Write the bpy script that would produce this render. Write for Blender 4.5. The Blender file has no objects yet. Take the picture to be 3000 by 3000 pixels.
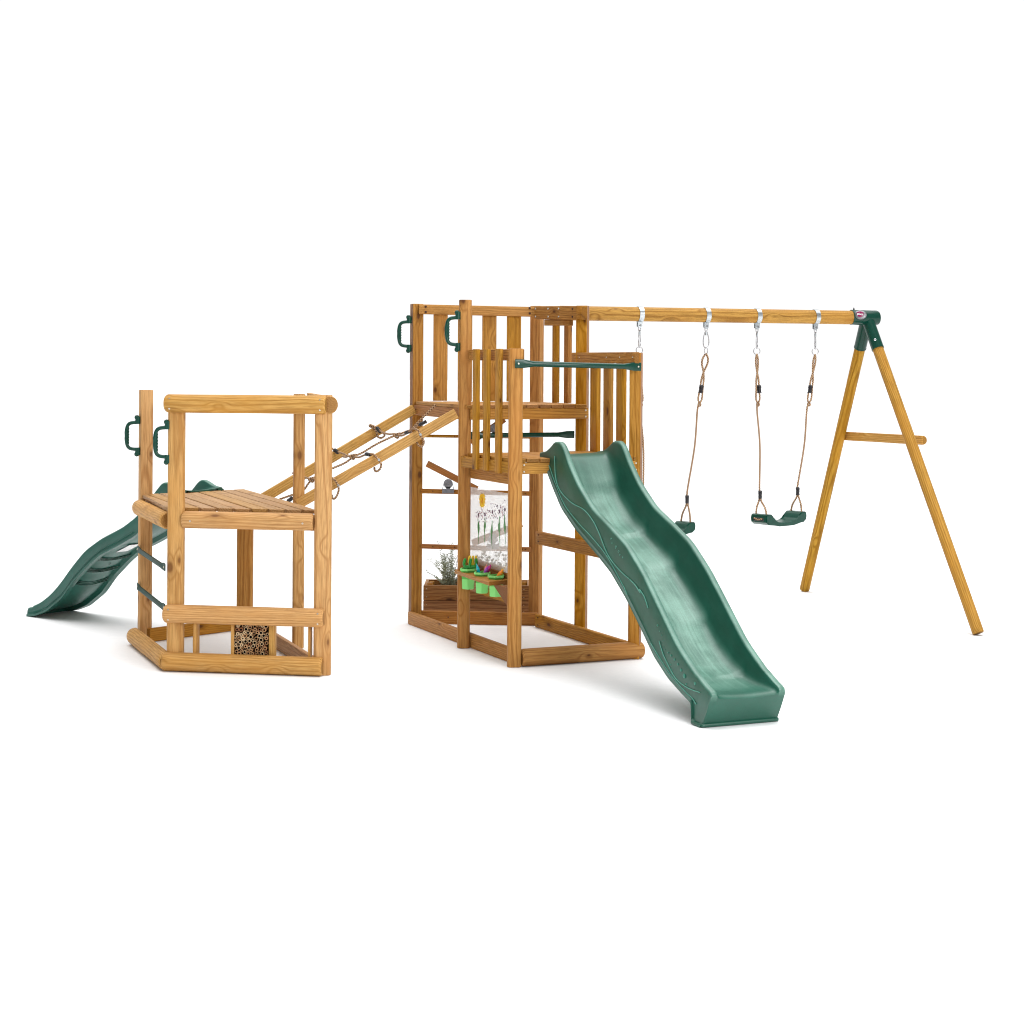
import bpy, bmesh, math, random
from mathutils import Vector, Matrix, noise
random.seed(7)
sc = bpy.context.scene
COL = sc.collection
V = Vector
# ---------------------------------------------------------------- camera geometry (level camera, 1.8 m above the floor)
F, RO, HC, YH = 5000.0, .006, 1.8, 1065.0
def ray(px, py):
    X = px-1500; Y = py-YH
    return (X+RO*Y)/F, (Y-RO*X)/F
def at(px, py, d):
    u, v = ray(px, py); return V((u*d, d, HC-v*d))
def on(px, py, z=0.0):
    u, v = ray(px, py); d = (HC-z)/v; return V((u*d, d, z))
def pl(px, py, A, B):                      # where the sight line meets the upright plane through A and B
    u, v = ray(px, py); ax, ay = B[0]-A[0], B[1]-A[1]
    d = (A[0]*ay-A[1]*ax)/(u*ay-ax)
    return V((u*d, d, HC-v*d))
# ---------------------------------------------------------------- objects
W = {}
def reg(o, M, parent):
    COL.objects.link(o); W[o] = M
    if parent is not None:
        o.parent = parent; o.matrix_basis = W[parent].inverted() @ M
    else:
        o.matrix_basis = M
    return o
def tag(o, label=None, cat=None, group=None, kind=None):
    if label: o['label'] = label
    if cat: o['category'] = cat
    if group: o['group'] = group
    if kind: o['kind'] = kind
    return o
def thing(name, loc, label, cat, group=None):
    o = bpy.data.objects.new(name, None); o.empty_display_size = .1
    reg(o, Matrix.Translation(V(loc)), None)
    return tag(o, label, cat, group)
def mesh_obj(name, bm, mat, parent=None, M=None, smooth=35):
    me = bpy.data.meshes.new(name)
    bmesh.ops.recalc_face_normals(bm, faces=bm.faces)
    bm.to_mesh(me); bm.free()
    if smooth:
        for p in me.polygons: p.use_smooth = True
        try: me.set_sharp_from_angle(angle=math.radians(smooth))
        except Exception: pass
    for m in (mat if isinstance(mat, (list, tuple)) else [mat]): me.materials.append(m)
    o = bpy.data.objects.new(name, me)
    return reg(o, M if M is not None else Matrix.Identity(4), parent)
def copy_to(src, M, parent, name=None):
    o = src.copy(); 
    if name: o.name = name
    return reg(o, M, parent)
def frame(p0, p1, up=(0, 0, 1)):
    p0, p1 = V(p0), V(p1); x = (p1-p0).normalized(); up = V(up)
    y = up.cross(x)
    if y.length < 1e-5: y = V((0, 1, 0)).cross(x)
    y.normalize(); z = x.cross(y)
    M = Matrix((x, y, z)).transposed().to_4x4(); M.translation = (p0+p1)/2
    return M, (p1-p0).length
# profiles in (y, z)
def rrect(w, h, r, n=4):
    pts = []; r = min(r, w/2-1e-4, h/2-1e-4)
    for cx, cy, a0 in ((w/2-r, h/2-r, 0), (-w/2+r, h/2-r, 90), (-w/2+r, -h/2+r, 180), (w/2-r, -h/2+r, 270)):
        for i in range(n+1):
            a = math.radians(a0+90*i/n); pts.append((cx+r*math.cos(a), cy+r*math.sin(a)))
    return pts
def circ(r, n=24): return [(r*math.cos(2*math.pi*i/n), r*math.sin(2*math.pi*i/n)) for i in range(n)]
def halfr(h, d, side=1, n=14):             # D section: flat back, round front towards side*y; h high, d deep
    pts = []
    for i in range(n+1):
        a = -math.pi/2+math.pi*i/n
        pts.append((side*(d*math.cos(a)**.8 if math.cos(a) > 0 else 0), h/2*math.sin(a)))
    pts.append((-side*.006, h/2*.93)); pts.append((-side*.006, -h/2*.93))
    return pts
def prism(prof, L, bev=.003, seg=1, wob=0., seed=0):
    bm = bmesh.new(); rings = []
    cy = sum(p[0] for p in prof)/len(prof); cz = sum(p[1] for p in prof)/len(prof)
    size = max(max(abs(p[0]-cy), abs(p[1]-cz)) for p in prof)
    xs = [(-L/2, 1-bev/size), (-L/2+bev*.4, 1-bev*.35/size), (-L/2+bev, 1)]
    for i in range(1, seg): xs.append((-L/2+bev+(L-2*bev)*i/seg, 1))
    xs += [(L/2-bev, 1), (L/2-bev*.4, 1-bev*.35/size), (L/2, 1-bev/size)]
    for x, s in xs:
        ring = []
        for (a, b) in prof:
            k = s
            if wob:
                k *= 1+wob*noise.noise(V((x*3+seed, math.atan2(b-cz, a-cy), seed)))
            ring.append(bm.verts.new((x, cy+(a-cy)*k, cz+(b-cz)*k)))
        rings.append(ring)
    n = len(prof)
    for r0, r1 in zip(rings, rings[1:]):
        for i in range(n): bm.faces.new((r0[i], r0[(i+1) % n], r1[(i+1) % n], r1[i]))
    bm.faces.new(rings[0][::-1]); bm.faces.new(rings[-1])
    return bm
def beam(name, p0, p1, w, h, mat, parent, r=.005, up=(0, 0, 1), bev=.003, prof=None, wob=0, seg=1):
    M, L = frame(p0, p1, up)
    return mesh_obj(name, prism(prof or rrect(w, h, r), L, bev, seg if not wob else 10, wob, random.random()*50), mat, parent, M)
def log(name, p0, p1, h, d, side, mat, parent, bev=.014):
    return beam(name, p0, p1, 0, 0, mat, parent, prof=halfr(h, d, side), bev=bev, wob=.03, seg=10)
def post(name, x, y, z0, z1, w, t, rot, mat, parent, r=.02, side=0):
    a = math.radians(rot)
    # local x up, local y = across, local z = depth
    X = V((0, 0, 1)); Yv = V((math.cos(a), math.sin(a), 0)); Z = X.cross(Yv)
    M = Matrix((X, Yv, Z)).transposed().to_4x4(); M.translation = V((x, y, (z0+z1)/2))
    pr = rrect(w, t, r, 5)
    o = mesh_obj(name, prism(pr, z1-z0, .004, 10, .012, random.random()*50), mat, parent, M)
    if side:                               # one weathered, sun-bleached face
        o.data.materials.append(M_grain)
        for f in o.data.polygons:
            if f.normal.y*side > .75: f.material_index = 1
    return o
def vboard(name, c, z0, z1, wd, w, t, mat, parent, r=.004):
    wd = V((wd[0], wd[1], 0)).normalized(); X = V((0, 0, 1)); Z = X.cross(wd)
    M = Matrix((X, wd, Z)).transposed().to_4x4(); M.translation = V((c[0], c[1], (z0+z1)/2))
    return mesh_obj(name, prism(rrect(w, t, r, 3), z1-z0, .003), mat, parent, M)
def tube_bm(pts, r, n=8, closed=False, bm=None, caps=True):
    own = bm is None
    if own: bm = bmesh.new()
    uvl = bm.loops.layers.uv.verify()
    pts = [V(p) for p in pts]; N = len(pts)
    rf = r if callable(r) else (lambda s: r)
    lens = [0]
    for a, b in zip(pts, pts[1:]): lens.append(lens[-1]+(b-a).length)
    tot = lens[-1] or 1
    nrm = None; rings = []
    for i, p in enumerate(pts):
        if closed: t = pts[(i+1) % N]-pts[i-1]
        else: t = pts[min(i+1, N-1)]-pts[max(i-1, 0)]
        if t.length < 1e-9: t = V((0, 0, 1))
        t.normalize()
        if nrm is None:
            nrm = t.orthogonal().normalized()
        nrm = (nrm-t*nrm.dot(t))
        if nrm.length < 1e-6: nrm = t.orthogonal()
        nrm.normalize(); b = t.cross(nrm); rr = rf(lens[i]/tot)
        rings.append([bm.verts.new(p+(nrm*math.cos(2*math.pi*k/n)+b*math.sin(2*math.pi*k/n))*rr) for k in range(n)])
    rng = range(N) if closed else range(N-1)
    for i in rng:
        r0, r1 = rings[i], rings[(i+1) % N]
        u0 = lens[i]; u1 = lens[i+1] if i+1 < N else tot+(pts[0]-pts[-1]).length
        for k in range(n):
            f = bm.faces.new((r0[k], r0[(k+1) % n], r1[(k+1) % n], r1[k]))
            for lp, uv in zip(f.loops, ((u0, k/n), (u0, (k+1)/n), (u1, (k+1)/n), (u1, k/n))): lp[uvl].uv = uv
    if caps and not closed:
        bm.faces.new(rings[0][::-1]); bm.faces.new(rings[-1])
    return bm
def smooth_path(pts, sub=6, closed=False):
    pts = [V(p) for p in pts]; N = len(pts); out = []
    g = (lambda i: pts[i % N]) if closed else (lambda i: pts[max(0, min(N-1, i))])
    for i in range(N if closed else N-1):
        p0, p1, p2, p3 = g(i-1), g(i), g(i+1), g(i+2)
        for k in range(sub):
            t = k/sub
            out.append(.5*((2*p1)+(p2-p0)*t+(2*p0-5*p1+4*p2-p3)*t*t+(3*p1-p0-3*p2+p3)*t**3))
    if not closed: out.append(pts[-1])
    return out
def tube(name, pts, r, mat, parent, n=8, sub=6, closed=False, smooth=60):
    return mesh_obj(name, tube_bm(smooth_path(pts, sub, closed) if sub else pts, r, n, closed), mat, parent, None, smooth)
# ---------------------------------------------------------------- materials
def nt(name):
    m = bpy.data.materials.new(name); m.use_nodes = True; t = m.node_tree; t.nodes.clear(); return m, t
class N:
    def __init__(s, t): s.t = t
    def n(s, typ, **k):
        x = s.t.nodes.new(typ)
        for a, b in k.items(): setattr(x, a, b)
        return x
    def lk(s, a, b): s.t.links.new(a, b)
    def val(s, sock, v):
        if isinstance(v, bpy.types.NodeSocket): s.lk(v, sock)
        else: sock.default_value = v
    def m(s, op, a, b=0., c=0., clamp=False):
        x = s.n('ShaderNodeMath', operation=op, use_clamp=clamp)
        s.val(x.inputs[0], a); s.val(x.inputs[1], b); s.val(x.inputs[2], c); return x.outputs[0]
    def vm(s, op, a, b):
        x = s.n('ShaderNodeVectorMath', operation=op); s.val(x.inputs[0], a); s.val(x.inputs[1], b); return x.outputs[0]
    def mix(s, f, a, b, mode='MIX'):
        x = s.n('ShaderNodeMix', data_type='RGBA', blend_type=mode); s.val(x.inputs[0], f); s.val(x.inputs[6], a); s.val(x.inputs[7], b); return x.outputs[2]
    def noise(s, vec, scale, det=3., rough=.5):
        x = s.n('ShaderNodeTexNoise'); s.val(x.inputs['Vector'], vec); x.inputs['Scale'].default_value = scale
        x.inputs['Detail'].default_value = det; x.inputs['Roughness'].default_value = rough; return x.outputs['Fac']
    def ramp(s, f, lo, hi, a=0., b=1.):
        x = s.n('ShaderNodeMapRange', interpolation_type='SMOOTHSTEP'); s.val(x.inputs[0], f)
        x.inputs[1].default_value = lo; x.inputs[2].default_value = hi; x.inputs[3].default_value = a; x.inputs[4].default_value = b
        return x.outputs[0]
def rgba(c): return (c[0], c[1], c[2], 1)
def principled(k, col, rough, bump=None, bs=.3, bd=.002, spec=.5, metal=0.):
    p = k.n('ShaderNodeBsdfPrincipled'); k.val(p.inputs['Base Color'], col); k.val(p.inputs['Roughness'], rough)
    p.inputs['Specular IOR Level'].default_value = spec; p.inputs['Metallic'].default_value = metal
    if bump is not None:
        b = k.n('ShaderNodeBump'); b.inputs['Strength'].default_value = bs; b.inputs['Distance'].default_value = bd
        k.lk(bump, b.inputs['Height']); k.lk(b.outputs[0], p.inputs['Normal'])
    o = k.n('ShaderNodeOutputMaterial'); k.lk(p.outputs[0], o.inputs[0]); return p
def wood(name, light, dark, knot, var=.16, rough=.55, ringw=.0125, contrast=.75, knots=1., weather=0.):
    m, t = nt(name); k = N(t)
    tc = k.n('ShaderNodeTexCoord').outputs['Object']; oi = k.n('ShaderNodeObjectInfo'); rnd = oi.outputs['Random']
    off = k.vm('MULTIPLY', k.n('ShaderNodeCombineXYZ').outputs[0], (1, 1, 1))
    cx = k.n('ShaderNodeCombineXYZ'); k.lk(k.m('MULTIPLY', rnd, 41.), cx.inputs[0]); k.lk(k.m('MULTIPLY', rnd, 17.), cx.inputs[1]); k.lk(k.m('MULTIPLY', rnd, 29.), cx.inputs[2])
    off = cx.outputs[0]
    P = k.vm('ADD', tc, off)
    Ps = k.vm('MULTIPLY', P, (1., 6., 6.))           # stretched along the length
    nA = k.noise(Ps, 1.1, 2., .5); nB = k.noise(Ps, 3.2, 3., .55)
    sx = k.n('ShaderNodeSeparateXYZ'); k.lk(tc, sx.inputs[0])
    # knots, laid out over the unrolled surface
    kc = k.n('ShaderNodeCombineXYZ'); sp = k.n('ShaderNodeSeparateXYZ'); k.lk(P, sp.inputs[0])
    k.lk(k.m('MULTIPLY', sp.outputs[0], 2.3), kc.inputs[0])
    k.lk(k.m('MULTIPLY', k.m('ADD', sp.outputs[1], k.m('MULTIPLY', sp.outputs[2], 1.3)), 4.2), kc.inputs[1])
    vo = k.n('ShaderNodeTexVoronoi', voronoi_dimensions='2D'); k.lk(kc.outputs[0], vo.inputs['Vector']); vo.inputs['Scale'].default_value = 1.
    vd = vo.outputs['Distance']
    wv = k.m('MULTIPLY', k.ramp(vd, .0, .22, 1., 0.), .9)
    y = k.m('ADD', sx.outputs[1], k.m('MULTIPLY', k.m('SUBTRACT', rnd, .5), .09))
    z = k.m('ADD', sx.outputs[2], -.045)
    r = k.m('SQRT', k.m('ADD', k.m('MULTIPLY', y, y), k.m('MULTIPLY', z, z)))
    ph = k.m('ADD', k.m('MULTIPLY', r, 6.2832/ringw), k.m('ADD', k.m('MULTIPLY', nA, 24.), k.m('MULTIPLY', wv, 9.)))
    ph = k.m('ADD', ph, k.m('MULTIPLY', nB, 2.5))
    ring = k.m('MULTIPLY', k.m('ADD', k.m('SINE', ph), 1.), .5)
    ring = k.m('POWER', ring, 2.6)
    fine = k.noise(k.vm('MULTIPLY', P, (3., 60., 60.)), 3., 3., .6)
    blot = k.noise(k.vm('MULTIPLY', P, (1., 2.2, 2.2)), 2.6, 3., .6)
    c = k.mix(k.m('MULTIPLY', ring, contrast), rgba(light), rgba(dark))
    lnz = k.n('ShaderNodeSeparateXYZ'); k.lk(k.n('ShaderNodeTexCoord').outputs['Normal'], lnz.inputs[0])
    endg = k.m('MULTIPLY', k.m('GREATER_THAN', k.m('ABSOLUTE', lnz.outputs[0]), .85), .75)
    c = k.mix(k.ramp(fine, .38, .72, 0., .6), c, rgba([a*.66 for a in dark]))
    warm = [light[0]*.86, light[1]*.72, light[2]*.5]
    c = k.mix(k.ramp(blot, .42, .72, 0., .5), c, rgba(warm))
    crack = k.noise(k.vm('MULTIPLY', P, (.9, 34., 34.)), 1.6, 1., .4)
    c = k.mix(k.ramp(crack, .76, .80, 0., .6), c, rgba([a*.3 for a in dark]))
    kr = k.n('ShaderNodeSeparateColor'); k.lk(vo.outputs['Color'], kr.inputs[0]); pick = k.m('GREATER_THAN', kr.outputs[0], .32)
    ksz = k.m('ADD', .6, k.m('MULTIPLY', kr.outputs[1], .9)); kd = k.m('DIVIDE', vd, ksz)
    kd = k.m('ADD', kd, k.m('MULTIPLY', k.m('SUBTRACT', nB, .5), .05))
    halo = k.m('MULTIPLY', k.ramp(kd, .05, .15, .55, 0.), pick); c = k.mix(halo, c, rgba([a*.75 for a in dark]))
    km = k.m('MULTIPLY', k.m('MULTIPLY', k.ramp(kd, .02, .06, knots, 0.), pick), .85)
    c = k.mix(km, c, rgba(knot))
    c = k.mix(endg, c, rgba([a*.62 for a in dark]))
    hv = k.n('ShaderNodeHueSaturation'); k.lk(c, hv.inputs['Color'])
    rn2 = k.m('FRACT', k.m('MULTIPLY', rnd, 7.31))
    k.lk(k.m('ADD', k.m('MULTIPLY', rnd, var), 1-var*.5), hv.inputs['Value'])
    k.lk(k.m('ADD', k.m('MULTIPLY', rn2, .007), .4955), hv.inputs['Hue'])
    k.lk(k.m('ADD', k.m('MULTIPLY', rn2, .12), .95), hv.inputs['Saturation'])
    col = hv.outputs[0]
    hgt = k.m('ADD', k.m('MULTIPLY', ring, -.5), k.m('MULTIPLY', fine, .6))
    principled(k, col, k.m('ADD', k.m('MULTIPLY', fine, .2), rough-.1), hgt, .5, .003, .16)
    return m
KN = (.12, .045, .012)
M_left = wood('pale_timber', (.60, .345, .118), (.38, .18, .045), (.17, .07, .02), var=.12)
M_tower = wood('honey_timber', (.48, .235, .050), (.28, .115, .015), (.08, .026, .007), var=.14)
M_slat = wood('slat_timber', (.49, .25, .052), (.30, .135, .022), (.09, .03, .008), var=.18)
M_round = wood('olive_round_timber', (.50, .275, .052), (.27, .125, .014), (.09, .03, .008), var=.05, contrast=.95)
M_ramp = wood('yellow_timber', (.60, .36, .10), (.40, .20, .042), (.16, .065, .016), var=.05)
M_deckL = wood('worn_deck_timber', (.45, .265, .11), (.31, .16, .058), (.12, .05, .02), var=.14, knots=.3)
M_deckT = wood('deck_timber', (.46, .235, .07), (.30, .14, .035), (.11, .04, .012), var=.2, knots=.4)
M_box = wood('brown_box_timber', (.34, .175, .068), (.17, .075, .025), (.05, .02, .008), var=.12, contrast=.9, ringw=.02)
M_red = wood('red_brown_timber', (.42, .19, .052), (.27, .105, .024), (.08, .025, .008), var=.1, knots=.3)
M_pink = wood('sun_bleached_timber', (.50, .29, .155), (.36, .19, .095), (.14, .06, .03), var=.1, knots=.3)

M_grain = wood('weathered_rough_timber', (.36, .20, .115), (.17, .085, .045), (.08, .03, .015), var=.08, contrast=1., ringw=.02)
def plain(name, col, rough=.5, spec=.5, metal=0., nz=None, bump=0.):
    m, t = nt(name); k = N(t); c = rgba(col); h = None
    if nz or bump:
        tc = k.n('ShaderNodeTexCoord').outputs['Object']
        f = k.noise(tc, nz or 40., 4., .6)
        c = k.mix(k.ramp(f, .3, .7, 0., 1.), rgba([a*.86 for a in col]), rgba([min(1, a*1.14) for a in col]))
        if bump: h = k.noise(tc, (nz or 40.)*4, 3., .6)
    principled(k, c, rough, h, bump or .1, .001, spec, metal); return m
def slide_mat(name, base, light):
    m, t = nt(name); k = N(t); tc = k.n('ShaderNodeTexCoord').outputs['Object']
    n1 = k.noise(tc, 5.5, 4., .6); n3 = k.noise(tc, 160., 3., .6)
    uv = k.n('ShaderNodeAttribute', attribute_name='run'); ru = k.vm('MULTIPLY', uv.outputs['Vector'], (1.6, 34., 0.)); n2 = k.noise(ru, 1.5, 4., .65)
    sheen_fac = k.n('ShaderNodeAttribute', attribute_name='sheen').outputs['Fac']
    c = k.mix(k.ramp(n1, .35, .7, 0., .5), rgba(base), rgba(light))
    sheen_mix = k.m('MULTIPLY', sheen_fac, k.m('ADD', .35, k.m('ADD', k.ramp(n2, .4, .7, 0., .4), k.ramp(n1, .38, .62, 0., .35))), clamp=True)
    c = k.mix(sheen_mix, c, (.15, .30, .235, 1))  # pale sheen of the bed and rims, put into the colour
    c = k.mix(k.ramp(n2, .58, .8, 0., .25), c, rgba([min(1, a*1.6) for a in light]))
    c = k.mix(k.ramp(n3, .35, .7, 0., .25), c, rgba([a*.65 for a in base]))
    principled(k, c, k.m('ADD', .33, k.m('MULTIPLY', n2, .15)), k.m('ADD', k.m('MULTIPLY', n3, .5), n2), .16, .002, .6); return m
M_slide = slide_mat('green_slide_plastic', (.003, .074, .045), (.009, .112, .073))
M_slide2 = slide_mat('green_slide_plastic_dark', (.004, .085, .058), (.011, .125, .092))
M_hi = plain('pale_green_highlight', (.10, .33, .25), .45, .3)  # highlight on raised lines and bubble rims, given as a paler colour
M_bub = plain('green_bubble_highlight', (.03, .19, .13), .35, .5)  # bubbles coloured lighter than the slide, as if catching the light
M_gplas = plain('dark_green_plastic', (.003, .050, .032), .25, .3, 0, 60)
M_gmet = plain('dark_green_painted_metal', (.002, .042, .027), .2, .35)
M_gmet2 = plain('dark_green_rung_metal', (.003, .040, .028), .45, .15)
M_zinc = plain('zinc_plated_steel', (.50, .54, .56), .3, .5, 1., 90)
M_chrome = plain('bright_steel', (.42, .42, .43), .2, .5, 1.)
M_screw = plain('screw_steel', (.55, .5, .42), .35, .5, .9)
M_hole = plain('dark_bolt_hole', (.06, .022, .008), .8)
M_grey = plain('grey_powder_coated_metal', (.19, .2, .225), .5, .4, .2, 50)
M_blk = plain('black_plastic', (.012, .011, .014), .4)
M_soil = plain('dark_soil', (.035, .022, .014), .95, .1, 0, 60, .8)
M_mint = plain('mint_green_plastic', (.27, .80, .24), .4, .2)
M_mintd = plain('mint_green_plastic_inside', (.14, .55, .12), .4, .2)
M_reed = plain('bamboo_end', (.44, .25, .12), .6, .2, 0, 120)
M_reed2 = plain('pale_bamboo_end', (.60, .43, .25), .6, .2, 0, 120)
M_reed3 = plain('brown_bamboo_end', (.30, .13, .06), .6, .2, 0, 120)
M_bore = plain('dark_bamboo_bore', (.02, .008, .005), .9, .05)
M_silver = plain('brushed_badge_silver', (.22, .22, .23), .4, .5, .9)
M_plum = plain('purple_enamel', (.22, .004, .07), .25)
M_white = plain('white_paint', (.85, .85, .85), .4)
def rope_mat():
    m, t = nt('twisted_tan_rope'); k = N(t); uv = k.n('ShaderNodeUVMap').outputs[0]
    s = k.n('ShaderNodeSeparateXYZ'); k.lk(uv, s.inputs[0])
    ph = k.m('ADD', k.m('MULTIPLY', s.outputs[0], 55.), k.m('MULTIPLY', s.outputs[1], 2.))
    ph2 = k.m('SUBTRACT', k.m('MULTIPLY', s.outputs[0], 55.), k.m('MULTIPLY', s.outputs[1], 2.))
    a = k.m('SINE', k.m('MULTIPLY', ph, 6.2832)); b = k.m('SINE', k.m('MULTIPLY', ph2, 6.2832))
    f = k.m('MULTIPLY', k.m('ADD', a, b), .5)
    c = k.mix(k.ramp(f, -.35, .35, 0., 1.), rgba((.14, .065, .035)), rgba((.56, .37, .21)))
    principled(k, c, .75, f, .8, .003, .2); return m
M_rope = rope_mat()
def foliage(name, a, b):
    m, t = nt(name); k = N(t); tc = k.n('ShaderNodeTexCoord').outputs['Object']
    c = k.mix(k.noise(tc, 25., 3., .6), rgba(a), rgba(b)); principled(k, c, .6, None, spec=.3); return m
M_rosem = foliage('grey_green_needles', (.17, .21, .13), (.46, .50, .37))
M_pars = foliage('herb_leaves', (.035, .06, .03), (.10, .15, .075))
M_stem = foliage('woody_stem', (.16, .15, .08), (.28, .27, .18))
def acrylic():
    m, t = nt('clear_acrylic'); k = N(t)
    tr = k.n('ShaderNodeBsdfTransparent'); tr.inputs[0].default_value = (.97, .98, .98, 1)
    p = k.n('ShaderNodeBsdfPrincipled'); p.inputs['Base Color'].default_value = (.90, .885, .87, 1); p.inputs['Roughness'].default_value = .25
    mx = k.n('ShaderNodeMixShader'); mx.inputs[0].default_value = .40
    tl = k.n('ShaderNodeBsdfTranslucent'); tl.inputs[0].default_value = (.95, .94, .93, 1); m2 = k.n('ShaderNodeMixShader'); m2.inputs[0].default_value = .72
    k.lk(p.outputs[0], m2.inputs[1]); k.lk(tl.outputs[0], m2.inputs[2])
    k.lk(tr.outputs[0], mx.inputs[1]); k.lk(m2.outputs[0], mx.inputs[2])
    o = k.n('ShaderNodeOutputMaterial'); k.lk(mx.outputs[0], o.inputs[0]); return m
M_acr = acrylic()
# ---------------------------------------------------------------- floor
def floor_mat():
    m, t = nt('white_studio_floor'); k = N(t); tc = k.n('ShaderNodeTexCoord').outputs['Object']
    n = k.noise(tc, 26., 5., .65); n2 = k.noise(k.vm('MULTIPLY', tc, (1., 6., 1.)), 3., 4., .6)
    c = k.mix(k.ramp(n, .3, .7, 0., 1.), (.845, .850, .858, 1), (.875, .877, .882, 1))
    c = k.mix(k.ramp(n2, .45, .75, 0., .3), c, (.80, .807, .818, 1))
    principled(k, c, .75, n, .15, .003, .2); return m
bm = bmesh.new()
s = 60
vs = [bm.verts.new(p) for p in ((-s, -s, 0), (s, -s, 0), (s, s*3, 0), (-s, s*3, 0))]; bm.faces.new(vs)
fl = mesh_obj('floor', bm, floor_mat(), None, None, 0); tag(fl, kind='structure')
# ---------------------------------------------------------------- small hardware
def disc_bm(r, h, n=12):
    b = bmesh.new(); bmesh.ops.create_cone(b, cap_ends=True, segments=n, radius1=r, radius2=r*.85, depth=h); return b
_scr = None
def screw(p, nrm, parent, r=.0062, mat=None, name='screw'):
    nrm = V(nrm).normalized(); q = nrm.to_track_quat('Z', 'Y'); M = q.to_matrix().to_4x4(); M.translation = V(p)
    b = disc_bm(r, .004)
    return mesh_obj(name, b, mat or M_screw, parent, M, 40)
CAMN = V((0, -1, 0))
def oblong(name, p, r, mat, parent, nrm, h=.003):
    return screw(p, nrm, parent, r, mat, name)
# key plan positions
P1, P2, P3, P4, P5, P6 = V((-.66, 11.80, 0)), V((-.297, 10.80, 0)), V((.023, 10.135, 0)), V((.76, 10.44, 0)), V((.462, 11.20, 0)), V((.176, 11.84, 0))
L1, L2, L3, L4, L5 = V((-2.352, 10.975, 0)), V((-1.955, 9.965, 0)), V((-1.088, 9.84, 0)), V((-1.340, 10.765, 0)), V((-1.795, 11.53, 0))
def grip(parent, px, ytop, ybot, Y, out, name='hand_grip'):
    """D-shaped plastic hand grip; px = post face column, ytop/ybot the outer ends of its feet"""
    a, b = at(px, ytop, Y), at(px, ybot, Y); b.x = a.x
    out = V(out).normalized(); H = a.z-b.z; dep = .072
    z1, z0 = a.z-.045, b.z+.042
    pts = [V((a.x, Y, z1))-out*.004]
    def q(o, z): return V((a.x, Y, 0))+out*o+V((0, 0, z))
    path = [q(0, z1), q(.022, z1), q(.05, z1-.006), q(.065, z1-.024), q(dep, z1-.058), q(dep, (z0+z1)/2), q(dep, z0+.058), q(.065, z0+.024), q(.05, z0+.006), q(.022, z0), q(0, z0)]
    g = tube(name, path, .0115, M_gplas, parent, n=10, sub=5)
    b2 = bmesh.new()
    tube_bm([q(dep-.011, (z0+z1)/2-.055), q(dep-.011, (z0+z1)/2+.055)], .006, 8, bm=b2)
    for i in range(6):                                 # finger bumps on the inner side
        z = (z0+z1)/2+(i-2.5)*.018; c = q(dep-.0115, z)
        s_ = bmesh.ops.create_icosphere(b2, subdivisions=2, radius=.0085); bmesh.ops.translate(b2, vec=c, verts=s_['verts'])
    mesh_obj('finger_bumps', b2, M_gplas, g, None, 60)
    for z, sg in ((z1+.02, 1), (z0-.02, -1)):           # feet
        b2 = bmesh.new()
        pr = tube_bm([q(.0, z+sg*.018), q(.0, z-sg*.03)], .017, 10, bm=b2)
        s_ = bmesh.ops.create_icosphere(b2, subdivisions=2, radius=.0165); bmesh.ops.translate(b2, vec=q(.006, z+sg*.012), verts=s_['verts'])
        mesh_obj('grip_foot', b2, M_gplas, g, None, 60)
    return g
def metal_rung(name, a, b, parent, mat, r=.0165, bolt=True, face=(0, -1, 0)):
    """tube squashed flat at both ends where it is screwed on"""
    M, L = frame(a, b); f = M.inverted().to_3x3() @ V(face).normalized()
    bmx = bmesh.new(); rings = []
    xs = [-L/2, -L/2+.05, -L/2+.06, -L/2+.085, -L/2+.12, L/2-.12, L/2-.085, L/2-.06, L/2-.05, L/2]
    fl_ = [1, 1, .9, .5, 0, 0, .5, .9, 1, 1]
    fy = V((0, f.y, f.z)).normalized(); side = V((0, -fy.z, fy.y))
    for x, q in zip(xs, fl_):
        w1 = r*(1+.55*q); w0 = r*(1-.78*q); ring = []
        for i in range(16):
            th = 2*math.pi*i/16; e = 1-.45*q
            cc, ss = math.cos(th), math.sin(th)
            cc = math.copysign(abs(cc)**e, cc); ss = math.copysign(abs(ss)**e, ss)
            ring.append(bmx.verts.new(V((x, 0, 0))+side*w1*cc+fy*(w0*ss)-fy*(r-w0)*.3))
        rings.append(ring)
    for r0, r1 in zip(rings, rings[1:]):
        for i in range(16): bmx.faces.new((r0[i], r0[(i+1) % 16], r1[(i+1) % 16], r1[i]))
    bmx.faces.new(rings[0][::-1]); bmx.faces.new(rings[-1])
    o = mesh_obj(name, bmx, mat, parent, M, 50)
    if bolt:
        for x in (-L/2+.02, L/2-.02): screw(M @ (V((x, 0, 0))+fy*(r*.0+.001)), face, o, .006)
    return o
def clip_poly(poly, a, b):
    def clip(P, f, k):
        out = []
        for i in range(len(P)):
            p, q = P[i], P[(i+1) % len(P)]; fp, fq = f*(p[1]-k), f*(q[1]-k)
            if fp >= 0: out.append(p)
            if fp*fq < 0:
                t = fp/(fp-fq); out.append((p[0]+(q[0]-p[0])*t, p[1]+(q[1]-p[1])*t))
        return out
    P = clip(poly, 1, a)
    return clip(P, -1, b) if P else P
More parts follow.
